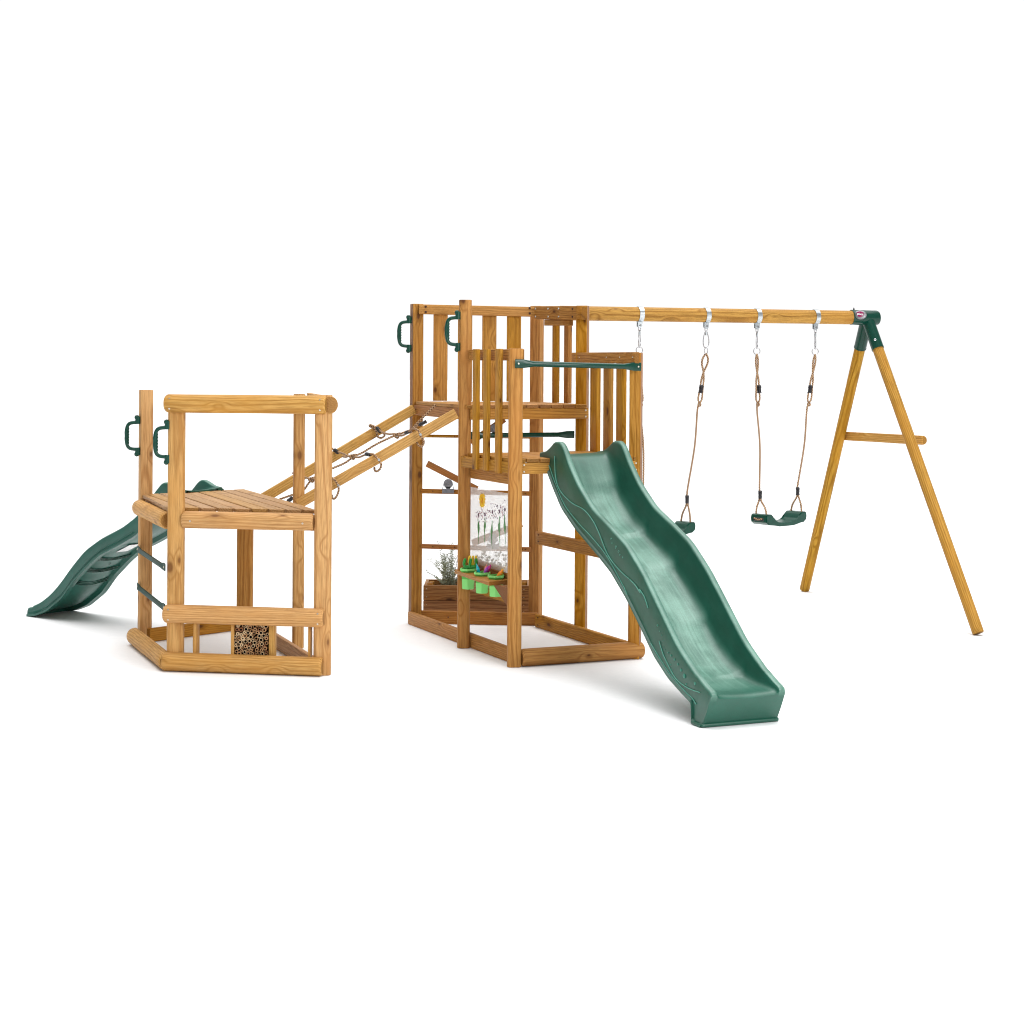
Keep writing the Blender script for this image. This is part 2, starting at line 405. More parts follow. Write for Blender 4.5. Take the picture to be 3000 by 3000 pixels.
def planks(parent, corners, d, z, th, pitch, gap, mat, start=0.):
    d = V((d[0], d[1], 0)).normalized(); n = V((-d.y, d.x, 0)); O = V(corners[0]); O.z = 0
    loc = [((V(c)-O).dot(d), (V(c)-O).dot(n)) for c in corners]
    if sum(p[1] for p in loc) < 0: n = -n; loc = [(a, -b) for a, b in loc]
    mx = max(p[1] for p in loc); mn = min(p[1] for p in loc); k = mn+start
    while k < mx-.02:
        pol = clip_poly(loc, max(k+gap/2, mn), min(k+pitch-gap/2, mx)); k += pitch
        if len(pol) < 3: continue
        cs = sum(p[0] for p in pol)/len(pol); ct = sum(p[1] for p in pol)/len(pol)
        b = bmesh.new(); dz = random.uniform(-.0012, .0012)
        lo = [b.verts.new((p[0]-cs, p[1]-ct, -th/2)) for p in pol]; hi = [b.verts.new((p[0]-cs, p[1]-ct, th/2)) for p in pol]
        b.faces.new(lo[::-1]); b.faces.new(hi); m_ = len(pol)
        for i in range(m_): b.faces.new((lo[i], lo[(i+1) % m_], hi[(i+1) % m_], hi[i]))
        bmesh.ops.bevel(b, geom=b.edges[:], offset=.0025, segments=1, affect='EDGES')
        M = Matrix((d, n, d.cross(n))).transposed().to_4x4(); M.translation = O+d*cs+n*ct+V((0, 0, z-th/2+dz))
        mesh_obj('deck_plank', b, mat, parent, M, 30)
# ================================================================ low platform (left)
T = thing('low_platform', (-1.65, 10.6, 0), 'pale timber low platform with slatted deck and half-log rails, left of the rope ramp', 'play platform')
tops = {'a': (L1, 1.617, .095, .075, 14), 'b': (L2, 1.59, .098, .085, -4), 'c': (L3, 1.607, .1, .085, 2), 'd': (L4, 1.60, .072, .09, 20), 'e': (L5, .915, .108, .08, 0)}
post('post', L1.x, L1.y, 0, 1.617, .080, .066, 27, M_left, T, .010)
post('post', L2.x, L2.y, 0, 1.60, .098, .07, -3, M_left, T, .026)
post('post', L3.x+.004, L3.y, 0, 1.612, .1, .075, 2, M_left, T, .026)
post('post', L4.x, L4.y, 0, 1.60, .07, .08, 12, M_left, T, .018)
post('post', L5.x, L5.y, 0, .915, .108, .08, 3, M_tower, T, .02)
def yat(px, A, B, off=0.):
    return pl(px, 1500, A, B).y+off
fa, fb = V((L2.x, L2.y-.035, 0)), V((L3.x, L3.y-.038, 0))
def hlog(name, x0, x1, y0, y1, zc, h, d, mat=M_left):
    a = pl(x0, 1500, fa, fb); b = pl(x1, 1500, fa, fb); a.z = b.z = zc
    return log(name, a, b, h, d, -1, mat, T)
r1 = hlog('top_rail', 485, 956, 0, 0, 1.556, .107, .055)
r2 = hlog('middle_rail', 485, 953, 0, 0, .333, .107, .055)
r3 = hlog('base_log', 482, 950, 0, 0, .054, .108, .06)
for rr, zc, xs in ((r1, 1.556, (499, 938)), (r2, .333, (499, 935)), (r3, .054, (497, 934))):
    for px in xs:
        for dz in (.029, -.029):
            p = pl(px, 1500, fa, fb); screw((p.x, p.y-.047, zc+dz), (0, -1, dz*9), rr)
a = pl(535, 1500, fa, fb); b = pl(920, 1500, fa, fb); a.z = b.z = .879; a.y += .03; b.y += .03
r4 = log('deck_edge_log', a, b, .1, .055, -1, M_left, T)
for px in (559, 888):
    p = pl(px, 1500, fa, fb); screw((p.x, p.y-.026, .875), (0, -1, 0), r4)
log('deck_side_log', (-2.005, 10.0, .868), (-2.365, 10.885, .868), .102, .055, 1, M_left, T)
log('base_side_log', (-1.985, 9.925, .054), (-2.385, 10.86, .054), .106, .06, 1, M_left, T)
beam('joist', (-2.0, 10.06, .87), (-2.33, 10.93, .87), .035, .09, M_left, T)
log('side_top_rail', (L3.x+.036, L3.y-.04, 1.556), (L4.x+.05, L4.y+.03, 1.556), .102, .055, -1, M_left, T, bev=.004)
# base boards and deck joists
beam('base_board', on(433, 1883)+V((0, .02, .045)), V((L5.x-.02, L5.y-.06, .045)), .035, .085, M_tower, T)
beam('base_board', V((L5.x+.03, L5.y-.06, .046)), V((L3.x-.05, L3.y+.06, .046)), .03, .088, M_pink, T)
beam('joist', V((L1.x+.03, L1.y+.02, .865)), V((L5.x-.02, L5.y-.03, .865)), .035, .09, M_left, T)
beam('joist', V((L5.x+.03, L5.y-.05, .865)), V((L3.x-.06, L3.y+.08, .865)), .035, .09, M_left, T)
dk = [(-2.375, 10.97), (-2.02, 10.0), (-1.125, 9.885), (-1.325, 10.40), (-1.745, 11.40), (-1.80, 11.50)]
planks(T, [V((x, y, 0)) for x, y in dk], (.40, -.93), .945, .022, .0885, .010, M_deckL)
grip(T, 404, 1217, 1335, L1.y-.03, (-1, -.15, 0)); grip(T, 491, 1230, 1359, L2.y-.02, (-1, -.15, 0))
metal_rung('rung', (-2.395, 10.93, .598), (-2.02, 9.955, .598), T, M_gmet2, .015, True, (-.93, -.37, 0))
metal_rung('rung', (-2.395, 10.93, .360), (-2.02, 9.955, .362), T, M_gmet2, .015, True, (-.93, -.37, 0))
# small uprights between middle rail and base log
for px0, px1 in ((565, 583), (904, 914)):
    p = pl((px0+px1)/2, 1500, fa, fb); vboard('upright', (p.x, p.y+.035), .07, .30, (1, -.1), (px1-px0)/506*.62, .07, M_left, T)
# insect hotel
hx0, hx1 = pl(686, 1500, fa, fb), pl(790, 1500, fa, fb)
cyh = hx0.y+.04
IH = thing('insect_hotel', ((hx0.x+hx1.x)/2, cyh, .108), 'square insect hotel packed with hollow bamboo canes on the low platform base log', 'insect hotel')
zt0, zt1 = .072, .286
vboard('side_board', (hx0.x-.006, cyh), zt0, zt1, (0, 1), .085, .018, M_ramp, IH)
vboard('side_board', (hx1.x+.012, cyh), zt0, zt1, (0, 1), .085, .034, M_ramp, IH)
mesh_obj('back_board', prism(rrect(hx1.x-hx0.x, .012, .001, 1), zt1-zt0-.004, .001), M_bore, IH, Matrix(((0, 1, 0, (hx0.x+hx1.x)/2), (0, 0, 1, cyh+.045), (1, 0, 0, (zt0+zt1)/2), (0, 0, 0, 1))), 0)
def cane_mesh(rin):
    b = bmesh.new(); n = 14; R = 1.; L = .07
    ro, ri = [], []; prof = [(1, 0), (1, 1), (.94, 1.0), (rin, 1.0), (rin, .35), (0, .35)]
    rings = []
    for (rr_, yy) in prof[:-1]:
        rings.append([b.verts.new((rr_*math.cos(2*math.pi*i/n), -yy, rr_*math.sin(2*math.pi*i/n))) for i in range(n)])
    for q, (r0, r1) in enumerate(zip(rings, rings[1:])):
        for i in range(n):
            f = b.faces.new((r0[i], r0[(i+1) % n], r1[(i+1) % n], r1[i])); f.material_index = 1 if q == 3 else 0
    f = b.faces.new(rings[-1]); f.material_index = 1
    return b
w_h, h_h = hx1.x-hx0.x-.012, zt1-zt0
cells = []; tries = 0
rr2 = random.Random(3)
while len(cells) < 92 and tries < 14000:
    tries += 1; r = rr2.uniform(.0092, .0122) if tries < 3500 else rr2.uniform(.0070, .0088)
    x = rr2.uniform(hx0.x+.004+r, hx1.x-.006-r); z = rr2.uniform(zt0+r, zt1-r)
    if all((x-c[0])**2+(z-c[1])**2 > (r+c[2])**2*.96 for c in cells): cells.append((x, z, r))
protos = []
for mt, rin in ((M_reed, .68), (M_reed2, .74), (M_reed3, .62), (M_reed2, .42), (M_reed, .52)):
    bb = cane_mesh(rin); me = bpy.data.meshes.new('cane'); bmesh.ops.recalc_face_normals(bb, faces=bb.faces); bb.to_mesh(me); bb.free(); me.materials.append(mt); me.materials.append(M_bore); protos.append(me)
for (x, z, r) in cells:
    o = bpy.data.objects.new('bamboo_cane', rr2.choice([protos[0], protos[1], protos[1], protos[2], protos[3], protos[4]]))
    M = Matrix.Translation((x, cyh+.03, z)) @ Matrix.Rotation(rr2.uniform(-.06, .06), 4, 'Z') @ Matrix.Diagonal((r, .065+rr2.uniform(-.008, .006), r, 1))
    reg(o, M, IH)
# ================================================================ tower
T = thing('climbing_tower', (.05, 11.0, 0), 'tall honey-coloured timber tower with two decks, slatted railings and six posts', 'climbing tower')
post('post', P1.x, P1.y, 0, 2.208, .078, .07, 22, M_tower, T, .008, side=-1)
post('post', P2.x, P2.y, 0, 2.201, .08, .075, 4, M_tower, T, .026)
post('post', P3.x, P3.y, 0, 1.889, .084, .075, 4, M_tower, T, .024)
post('post', P4.x, P4.y, 0, 1.871, .072, .06, -17, M_tower, T, .006, side=1)
post('post', P5.x, P5.y, 0, 2.182, .075, .068, -17, M_tower, T, .006, side=1)
post('post', P6.x-.004, P6.y, 0, 2.20, .080, .065, -30, M_tower, T, .008)
# base frame
def two(p, q, z, w, h, name='base_board', mat=M_tower, r=.006): return beam(name, V((p.x, p.y, z)), V((q.x, q.y, z)), w, h, mat, T, r)
a, b = on(1196, 1829), on(1484, 1941); dn = V((.40, .0, 0)).normalized()
two(a+V((.012, .012, 0)), b+V((.02, .02, 0)), .0445, .035, .087)
a, b = on(1226, 1827), on(1574, 1834); two(a+V((0, .018, 0)), b+V((0, .018, 0)), .0450, .035, .088, mat=M_red)
for px in (1234, 1313, 1470, 1549):
    p = at(px, 1807, on(1400, 1830).y-.003); screw((p.x, p.y, .05 if px > 1300 and px < 1500 else .062), CAMN, T, .005, M_hole, 'bolt_hole')
a, b = on(1574, 1837), on(1838, 1922); two(a, b, .0455, .035, .089)
two(a+V((-.0, .0, 0)), b, .612, .035, .088, 'side_rail')
for zz in (.072, .022, .635, .59):
    p = a+(b-a)*.04+V((-.02, -.012, 0)); screw((p.x, p.y, zz), (-.9, -.4, 0), T, .005, M_hole, 'bolt_hole')
a, b = on(1523, 1957), on(1881, 1932)
lg = log('base_log', V((a.x, a.y+.055, .052)), V((b.x, b.y+.055, .052)), .104, .058, -1, M_tower, T)
for px, zz in ((1545, .083), (1545, .022), (1867, .08), (1867, .022)):
    p = pl(px, 1900, a, b); screw((p.x, p.y+.012, zz), (.3, -1, (zz-.05)*12), lg)
# upper deck
ZU, ZL = 1.537, 1.235
planks(T, [V(c) for c in ((-.665, 11.74, 0), (-.285, 10.74, 0), (.50, 11.13, 0), (.19, 11.76, 0))], P1-P2, ZU, .022, .088, .009, M_deckT)
a, b = V((P2.x+.03, P2.y-.03, 0)), V((P5.x+.034, P5.y-.045, 0))
bd = two(a, b, ZU-.024-.035, .032, .07, 'deck_edge_board', M_slat, .004)
for t_ in (.975,):
    for dz in (.02, -.02): p = a+(b-a)*t_; screw((p.x+.006, p.y-.018, ZU-.059+dz), (.35, -.93, 0), bd)
for dz in (.02, -.02): p = a+(b-a)*.025; screw((p.x+.006, p.y-.018, ZU-.059+dz), (.35, -.93, 0), bd)
two(V((P1.x+.0, P1.y-.04, 0)), V((P2.x-.01, P2.y+.04, 0)), ZU-.06, .03, .07, 'deck_edge_board', M_red, .004)
two(V((P1.x, P1.y-.02, 0)), V((P6.x, P6.y-.02, 0)), ZU-.06, .03, .07, 'deck_edge_board', M_slat, .004)
two(V((P6.x, P6.y, 0)), V((P5.x, P5.y+.04, 0)), ZU-.06, .03, .07, 'deck_edge_board', M_slat, .004)
# lower deck
planks(T, [V(c) for c in ((-.275, 10.74, 0), (.008, 10.105, 0), (.772, 10.415, 0), (.49, 11.1, 0))], P2-P3, ZL, .022, .088, .009, M_deckT)
a, b = V((P3.x+.025, P3.y+.012, 0)), V((P4.x+.012, P4.y-.008, 0))
bd = two(a, b, ZL-.024-.034, .032, .068, 'deck_edge_board', M_slat, .004)
for t_ in (.03, .975):
    for dz in (.02, -.02): p = a+(b-a)*t_; screw((p.x+.006, p.y-.018, ZL-.058+dz), (.35, -.93, 0), bd)
n23 = V((-.90, -.43, 0))
two(P2+n23*.02+V((.01, -.02, 0)), P3+n23*.015, ZL-.055, .03, .068, 'deck_edge_board', M_slat, .004)
two(V((P2.x+.05, P2.y-.03, 0)), V((P3.x-.0, P3.y+.04, 0)), ZL-.125, .03, .07, 'deck_bearer', M_tower, .004)
two(V((P5.x, P5.y, 0)), V((P4.x, P4.y+.04, 0)), ZL-.058, .03, .07, 'deck_edge_board', M_slat, .004)
# back railing P1-P6
YB = P1.y-.045
a, b = at(1228, 906, YB), at(1573, 914, YB+.0); z_ = (a.z+b.z)/2
tr = beam('top_rail', a, b, .03, .068, M_slat, T, .004)
for px, py in ((1247, 898.5), (1247, 914.5), (1552, 902.5), (1552, 918)):
    screw(at(px, py, YB-.017), CAMN, tr, .0085, M_hole, 'bolt_hole')
for x0, x1 in ((1270, 1311), (1341, 1384), (1412, 1455), (1484, 1527)):
    c = at((x0+x1)/2, 1000, YB+.032); vboard('slat', c, ZU+.002, 2.14, (1, 0), .099, .02, M_slat, T)
# header and railing P6-P5
a, b = at(1571, 916, 11.70), at(1698, 916.5, 11.20)
hd = beam('header_board', a, b, .035, .09, M_tower, T, .004)
nh = V((-(b-a).y, (b-a).x, 0)).normalized(); nh = nh if nh.y < 0 else -nh
for px in (1575, 1612, 1643, 1684):
    for dy in (-11, 12):
        p = pl(px, 916+dy, a, b)+nh*.019; screw(p, nh, hd, .0075 if px < 1680 else .008, M_zinc if px < 1680 else M_hole, 'bolt' if px < 1680 else 'bolt_hole')
beam('header_end', at(1697, 916.5, 11.17), at(1712, 916.5, 11.125), .05, .088, M_tower, T, .004)
beam('railing_rail', at(1599, 945, 11.58), at(1655, 945, 11.40), .03, .042, M_slat, T, .003)
beam('railing_rail', at(1655, 945, 11.40), at(1674, 945, 11.33), .03, .042, M_tower, T, .003)
vboard('slat', at(1629, 1000, 11.56)[:2], ZU, 2.07, (.5, -.87), .05, .032, M_slat, T)
vboard('slat', at(1664, 1000, 11.44)[:2], ZU, 2.07, (.5, -.87), .05, .035, M_tower, T)
# right railing P5-P4
d54 = (P4-P5).normalized(); i54 = V((-.93, -.364, 0))
a, b = pl(1681, 1048, P5+i54*.03, P4+i54*.03), pl(1867, 1048, P5+i54*.03, P4+i54*.03); a.z = b.z = (a.z+b.z)/2
rl = beam('top_rail', a, b, .03, .068, M_tower, T, .004)
for px in (1697, 1776, 1815, 1853):
    p = pl(px, 1048, P5+i54*.047, P4+i54*.047); screw((p.x, p.y, a.z+.002), i54, rl, .004, M_screw)
for px, w_ in ((1744, .125), (1782, .115), (1820, .115)):
    p = pl(px, 1200, P5+i54*.0, P4+i54*.0); vboard('slat', (p.x, p.y), ZL, a.z+.03, d54, w_-.02, .030, M_slat, T)
# left railing P2-P3
d23 = (P3-P2).normalized()
A_, B_ = P2+n23*.035, P3+n23*.035
a, b = P2+d23*.05+n23*.0, P3+d23*.06; a.z = b.z = 1.852
beam('top_rail', a+V((.015, 0, 0)), V((.060, 10.115, 1.852)), .03, .068, M_tower, T, .004)
for px, yb in ((1395, 1375), (1426, 1379), (1461.5, 1386)):
    p = pl(px, 1200, A_, B_); zb = pl(px, yb, A_, B_).z; vboard('slat', (p.x, p.y), zb, 1.888, d23, .066, .023, M_slat, T)
grip(T, 1199, 924, 1032, P1.y-.03, (-1, -.12, 0)); grip(T, 1342, 910, 1029, P2.y-.03, (-1, -.12, 0))
metal_rung('trapeze_bar', at(1510, 1065, 10.07), at(1879, 1074.5, 10.37), T, M_gmet, .0165, True, (.35, -.93, 0))
metal_rung('trapeze_bar', at(1378, 1276, 10.86), at(1683, 1273, 11.19), T, M_gmet, .0155, False, (.35, -.93, 0))
# cross rails carrying the chutes
YC = P1.y-.02
for y0, y1, h in ((1277, 1281, .02), (1438.5, 1446, .032), (1600, 1610, .032)):
    o = beam('cross_rail', at(1233, y0, YC), at(1555, y1, YC), .028, h, M_red if h > .03 else M_tower, T, .003)
    for px in (1268, 1332, 1397, 1530, 1539):
        t_ = (px-1233)/322; screw(at(px, y0+(y1-y0)*t_, YC-.016), CAMN, o, .004, M_hole, 'bolt_hole')
# ================================================================ shelf
S = thing('tool_shelf', (-.15, 10.5, .4), 'narrow timber shelf with angled ends holding three mint cups, between two tower posts', 'shelf')
zs = .492
pts = [on(1331.6, 1669.5, zs), on(1346, 1664.5, zs), P2+V((.085, -.02, zs)), P3+V((.03, .07, zs)), on(1492, 1699, zs), on(1432.6, 1704.5, zs)]
b = bmesh.new(); c0 = V((-.15, 10.5, zs))
dS = (on(1432.6, 1704.5, zs)-on(1331.6, 1669.5, zs)).normalized(); nS = V((-dS.y, dS.x, 0))
MS = Matrix((dS, nS, V((0, 0, 1)))).transposed().to_4x4(); MS.translation = c0; MI = MS.inverted()
up = [b.verts.new(MI @ V((p.x, p.y, zs))) for p in pts]; dn_ = [b.verts.new(MI @ V((p.x, p.y, zs-.024))) for p in pts]
b.faces.new(up); b.faces.new(dn_[::-1])
for i in range(6): b.faces.new((up[i], up[(i+1) % 6], dn_[(i+1) % 6], dn_[i]))
bmesh.ops.bevel(b, geom=b.edges[:], offset=.002, segments=1, affect='EDGES')
mesh_obj('shelf_board', b, M_tower, S, MS, 30)
A_, B_ = P2+V((.09, .0, 0)), P3+V((.035, .05, 0))
p, q = pl(1385, 1668, A_, B_), pl(1490, 1676, A_, B_); p.z = q.z = .514
beam('back_board', p, q, .020, .085, M_red, S, .003)
p, q = pl(1375, 1735, A_, B_), pl(1490, 1745, A_, B_); p.z = q.z = .375
beam('support_rail', p, q, .025, .055, M_tower, S, .003)
# triangular bracket
b = bmesh.new(); base = on(1484, 1699, zs)
tri = [on(1448, 1710, .468), V((.0, 10.16, .468)), V((.0, 10.16, .355))]
tri[1] = V((P3.x-.035, P3.y+.01, .468)); tri[2] = V((P3.x-.035, P3.y+.01, .36)); tri[0] = V((tri[0].x, tri[0].y, .468))
nn = (tri[1]-tri[0]).cross(tri[2]-tri[0]).normalized()*.011
f1 = [b.verts.new(t_+nn) for t_ in tri]; f2 = [b.verts.new(t_-nn) for t_ in tri]
b.faces.new(f1); b.faces.new(f2[::-1])
for i in range(3): b.faces.new((f1[i], f1[(i+1) % 3], f2[(i+1) % 3], f2[i]))
mesh_obj('bracket', b, M_red, S, None, 0)
def hexcup(x, y, label):
    t_ = thing('hexagonal_cup', (x, y, .385), label, 'cup', 'mint green cups in the tool shelf')
    b = bmesh.new(); n = 6; a0 = math.radians(25); spec = [(.037, .386), (.041, .390), (.046, .502), (.056, .503), (.056, .515), (.048, .515), (.041, .41), (.0, .41)]
    rings = []
    for r, z in spec[:-1]: rings.append([b.verts.new((x+r*math.cos(a0+i*math.pi/3), y+r*math.sin(a0+i*math.pi/3), z)) for i in range(6)])
    for q_, (r0, r1) in enumerate(zip(rings, rings[1:])):
        for i in range(6):
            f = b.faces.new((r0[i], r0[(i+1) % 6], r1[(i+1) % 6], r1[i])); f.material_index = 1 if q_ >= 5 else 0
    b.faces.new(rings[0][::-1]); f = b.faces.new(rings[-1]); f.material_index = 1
    mesh_obj('cup_body', b, [M_mint, M_mintd], t_, None, 40)
cc = [(1372, 1668), (1413, 1679), (1453, 1688)]
cps = [on(x, y, .508) for x, y in cc]
hexcup(cps[0].x, cps[0].y, 'mint cup holding the green and yellow forks, farthest along the shelf')
hexcup(cps[1].x, cps[1].y, 'mint cup in the middle of the shelf, holding cyan, purple and pink pens')
hexcup(cps[2].x, cps[2].y, 'mint cup nearest the shelf bracket, holding orange and yellow pens')
def fork(px0, px1, ybase, ytip, Y, mat, label, tilt=0., w=.010, parts=3):
    a, b_ = at(px0, ybase, Y), at(px1, ybase, Y); zt_ = at(px0, ytip, Y).z
    t_ = thing('toy_fork', (a.x/2+b_.x/2, Y, a.z-.03), label, 'toy fork')
    b = bmesh.new(); L = b_.x-a.x; H = zt_-a.z
    mid = a.x+L/2
    for i in range(parts):
        x = a.x+w+(L-2*w)*i/(parts-1)
        P = smooth_path([V((x*.6+mid*.4, Y, a.z-.01)), V((x+.004*(i-1), Y, a.z+H*.3)), V((x+tilt*.6+.004*(i-1), Y, a.z+H*.7)), V((x+tilt, Y, zt_))], 5)
        tube_bm(P, lambda s_: w*(.95 if s_ < .8 else .95*math.sqrt(max(.02, 1-((s_-.8)/.2)**2))), 10, bm=b)
    mesh_obj('tine', b, mat, t_, None, 60)
    b = bmesh.new(); M = Matrix.Translation((mid, Y, a.z+H*.05))
    pr = prism(rrect(.017, H*.42, .008, 4), L*.98, .006)
    mesh_obj('fork_head', pr, mat, t_, M, 60)
    mesh_obj('handle', tube_bm([V((mid, Y, a.z)), V((mid, Y+.01, a.z-.085))], .009, 10), mat, t_, None, 60)
M_fg = plain('green_toy_plastic', (.012, .26, .03), .3); M_fy = plain('yellow_toy_plastic', (.85, .58, .03), .3)
fork(1357, 1397, 1663, 1635, cps[0].y-.012, M_fg, 'green plastic three-tined toy fork standing in the farthest mint cup', .004, .0100)
fork(1372, 1397, 1657, 1627, cps[0].y+.028, M_fy, 'yellow plastic toy fork behind the green fork in the same cup', .002, .0095)
def pen(base, tip, r, mat, mat2, label):
    t_ = thing('crayon_pen', base, label, 'pen')
    P = [base+(tip-base)*i/12 for i in range(13)]
    L = (tip-base).length
    mesh_obj('barrel', tube_bm(P, lambda s_: r*(.88+.25*math.sin(s_*3.14)) if s_ < .62 else r*max(.12, 1-(s_-.62)/.42), 10), mat, t_, None, 60)
    mesh_obj('collar', tube_bm([base+(tip-base)*.58, base+(tip-base)*.61], r*1.06, 10), mat2, t_, None, 60)
def ppm(name, c): return plain(name, c, .25)
Yc = cps[1].y
pen(at(1405, 1686, Yc+.01), at(1396, 1651, Yc), .0095, ppm('cyan_plastic', (.0, .42, .52)), M_white, 'cyan pen leaning left in the middle mint cup')
pen(at(1418, 1684, Yc), at(1431, 1657, Yc-.01), .0095, ppm('purple_plastic', (.42, .06, .55)), M_white, 'purple pen in front, leaning right in the middle mint cup')
pen(at(1424, 1682, Yc+.02), at(1438, 1654, Yc+.015), .0105, ppm('magenta_plastic', (.75, .03, .33)), M_white, 'magenta pen behind the purple one in the middle mint cup')
pen(at(1420, 1678, Yc+.03), at(1426, 1653, Yc+.03), .008, ppm('salmon_plastic', (.85, .28, .25)), M_white, 'salmon pink pen at the back of the middle mint cup')
Yc = cps[2].y
pen(at(1456, 1693, Yc-.01), at(1474, 1668, Yc-.01), .0105, ppm('orange_plastic', (.95, .27, .0)), M_white, 'orange pen leaning right in the nearest mint cup')
pen(at(1462, 1690, Yc+.015), at(1482, 1657, Yc+.01), .0095, ppm('bright_yellow_plastic', (.95, .62, .02)), M_white, 'yellow pen behind the orange one in the nearest mint cup')
# ================================================================ painted acrylic panel
A_, B_ = P2+V((.06, .0, 0)), P3+V((.02, .02, 0))
PP = thing('painting_panel', ((A_.x+B_.x)/2, (A_.y+B_.y)/2, .55), 'clear acrylic painting panel with a yellow sun and purple flowers painted on it', 'painting panel')
c0, c1 = pl(1372, 1600, A_, B_), pl(1495, 1600, A_, B_)
zt_, zb_ = 1.015, .535
beam('acrylic_sheet', V((c0.x, c0.y, (zt_+zb_)/2)), V((c1.x, c1.y, (zt_+zb_)/2)), .004, zt_-zb_, M_acr, PP, .001, bev=.001)
def paint_strokes(name, strokes, mat, off=.005):
    b = bmesh.new()
    for st in strokes:                       # list of (px, py, halfwidth px)
        L_, R_ = [], []
        for (x, y, h) in st:
            L_.append(b.verts.new(pl(x-h, y, A_, B_)+n23*off)); R_.append(b.verts.new(pl(x+h, y, A_, B_)+n23*off))
        for i in range(len(st)-1): b.faces.new((L_[i], R_[i], R_[i+1], L_[i+1]))
    r_ = bmesh.ops.extrude_face_region(b, geom=b.faces[:]); bmesh.ops.translate(b, vec=n23*.0012, verts=[v for v in r_['geom'] if isinstance(v, bmesh.types.BMVert)])
    return mesh_obj(name, b, mat, PP, None, 0)
def blob(px, py, rx, ry, jag=0., n=22, rnd=random.Random(5)):
    out = []
    for i in range(n+1):
        t_ = -1+2*i/n; h = rx*math.sqrt(max(0.004, 1-abs(t_)**3))
        if jag: h *= 1+jag*rnd.uniform(-1, 1)
        out.append((px, py+ry*t_, max(.15, h)))
    return out
o_ = (1380, 1420); S_ = 7.43
def z_(x, y): return o_[0]+x/S_, o_[1]+y/S_
sx, sy = z_(262, 345)
paint_strokes('painted_sun', [blob(sx, sy, 8.2, 20, .22)]+[[(sx+dx, sy+dy, .6), (sx+dx*1.15, sy+dy*1.18+.3, .25)] for dx, dy in ((-8, -8), (8, -10), (-8, 6), (8, 8), (-4, -19), (4, -19), (4, 19), (-3, 18))], plain('yellow_paint', (.90, .55, .02), .5, nz=90))
paint_strokes('painted_sun_face', [[(sx-.3, sy-9, .5), (sx+.6, sy-3, 1.), (sx-.6, sy+2, 1.3), (sx+.2, sy+9, .5)]], plain('orange_paint', (.75, .22, .01), .5), .0072)
rp = random.Random(11)
fl_c = [(175, 655), (318, 650), (482, 590), (640, 580), (755, 540)]
dk_, pk_, bl_ = [], [], []
for i, (fx, fy) in enumerate(fl_c):
    x, y = z_(fx, fy); dk_.append(blob(x, y, 1.9, 6, .1, 8))
    for q_ in range(30):
        ang = rp.uniform(0, 6.283); rad = (rp.random()**.6)
        X_ = fx+math.cos(ang)*rad*105; Y_ = fy+math.sin(ang)*rad*(215 if fy < 620 else 170)+10
        if X_ < 120 or X_ > 770 or (Y_ < 520 and X_ < 345): continue
        x, y = z_(X_, Y_); s_ = blob(x, y, rp.uniform(.5, .85), rp.uniform(1.3, 2.5), 0, 5)
        (dk_ if rp.random() < .3 else (pk_ if rp.random() < .5 else bl_)).append(s_)
paint_strokes('painted_petals', dk_, plain('dark_purple_paint', (.07, .02, .06), .5))
paint_strokes('painted_petals', pk_, plain('pink_paint', (.50, .26, .30), .5), .0065)
paint_strokes('painted_petals', bl_, plain('violet_grey_paint', (.22, .17, .26), .5), .0058)
stm = []
for i, (fx, y0, y1) in enumerate(((170, 740, 1290), (318, 710, 1260), (475, 780, 1400), (640, 690, 1350), (757, 650, 1360))):
    L_ = []
    for k_ in range(12):
        t_ = k_/11; w_ = (.7+2.4*math.exp(-((t_-.35)/.17)**2))*rp.uniform(.75, 1.15)
        if t_ > .9: w_ *= .5
        x, y = z_(fx+8*math.sin(t_*5+i)+22*t_*(1 if i < 1 else (.1 if i != 2 else -.0)), y0+(y1-y0)*t_); L_.append((x, y, w_))
    stm.append(L_)
paint_strokes('painted_stems', stm, plain('green_paint', (.07, .24, .07), .5, nz=60), .0062)
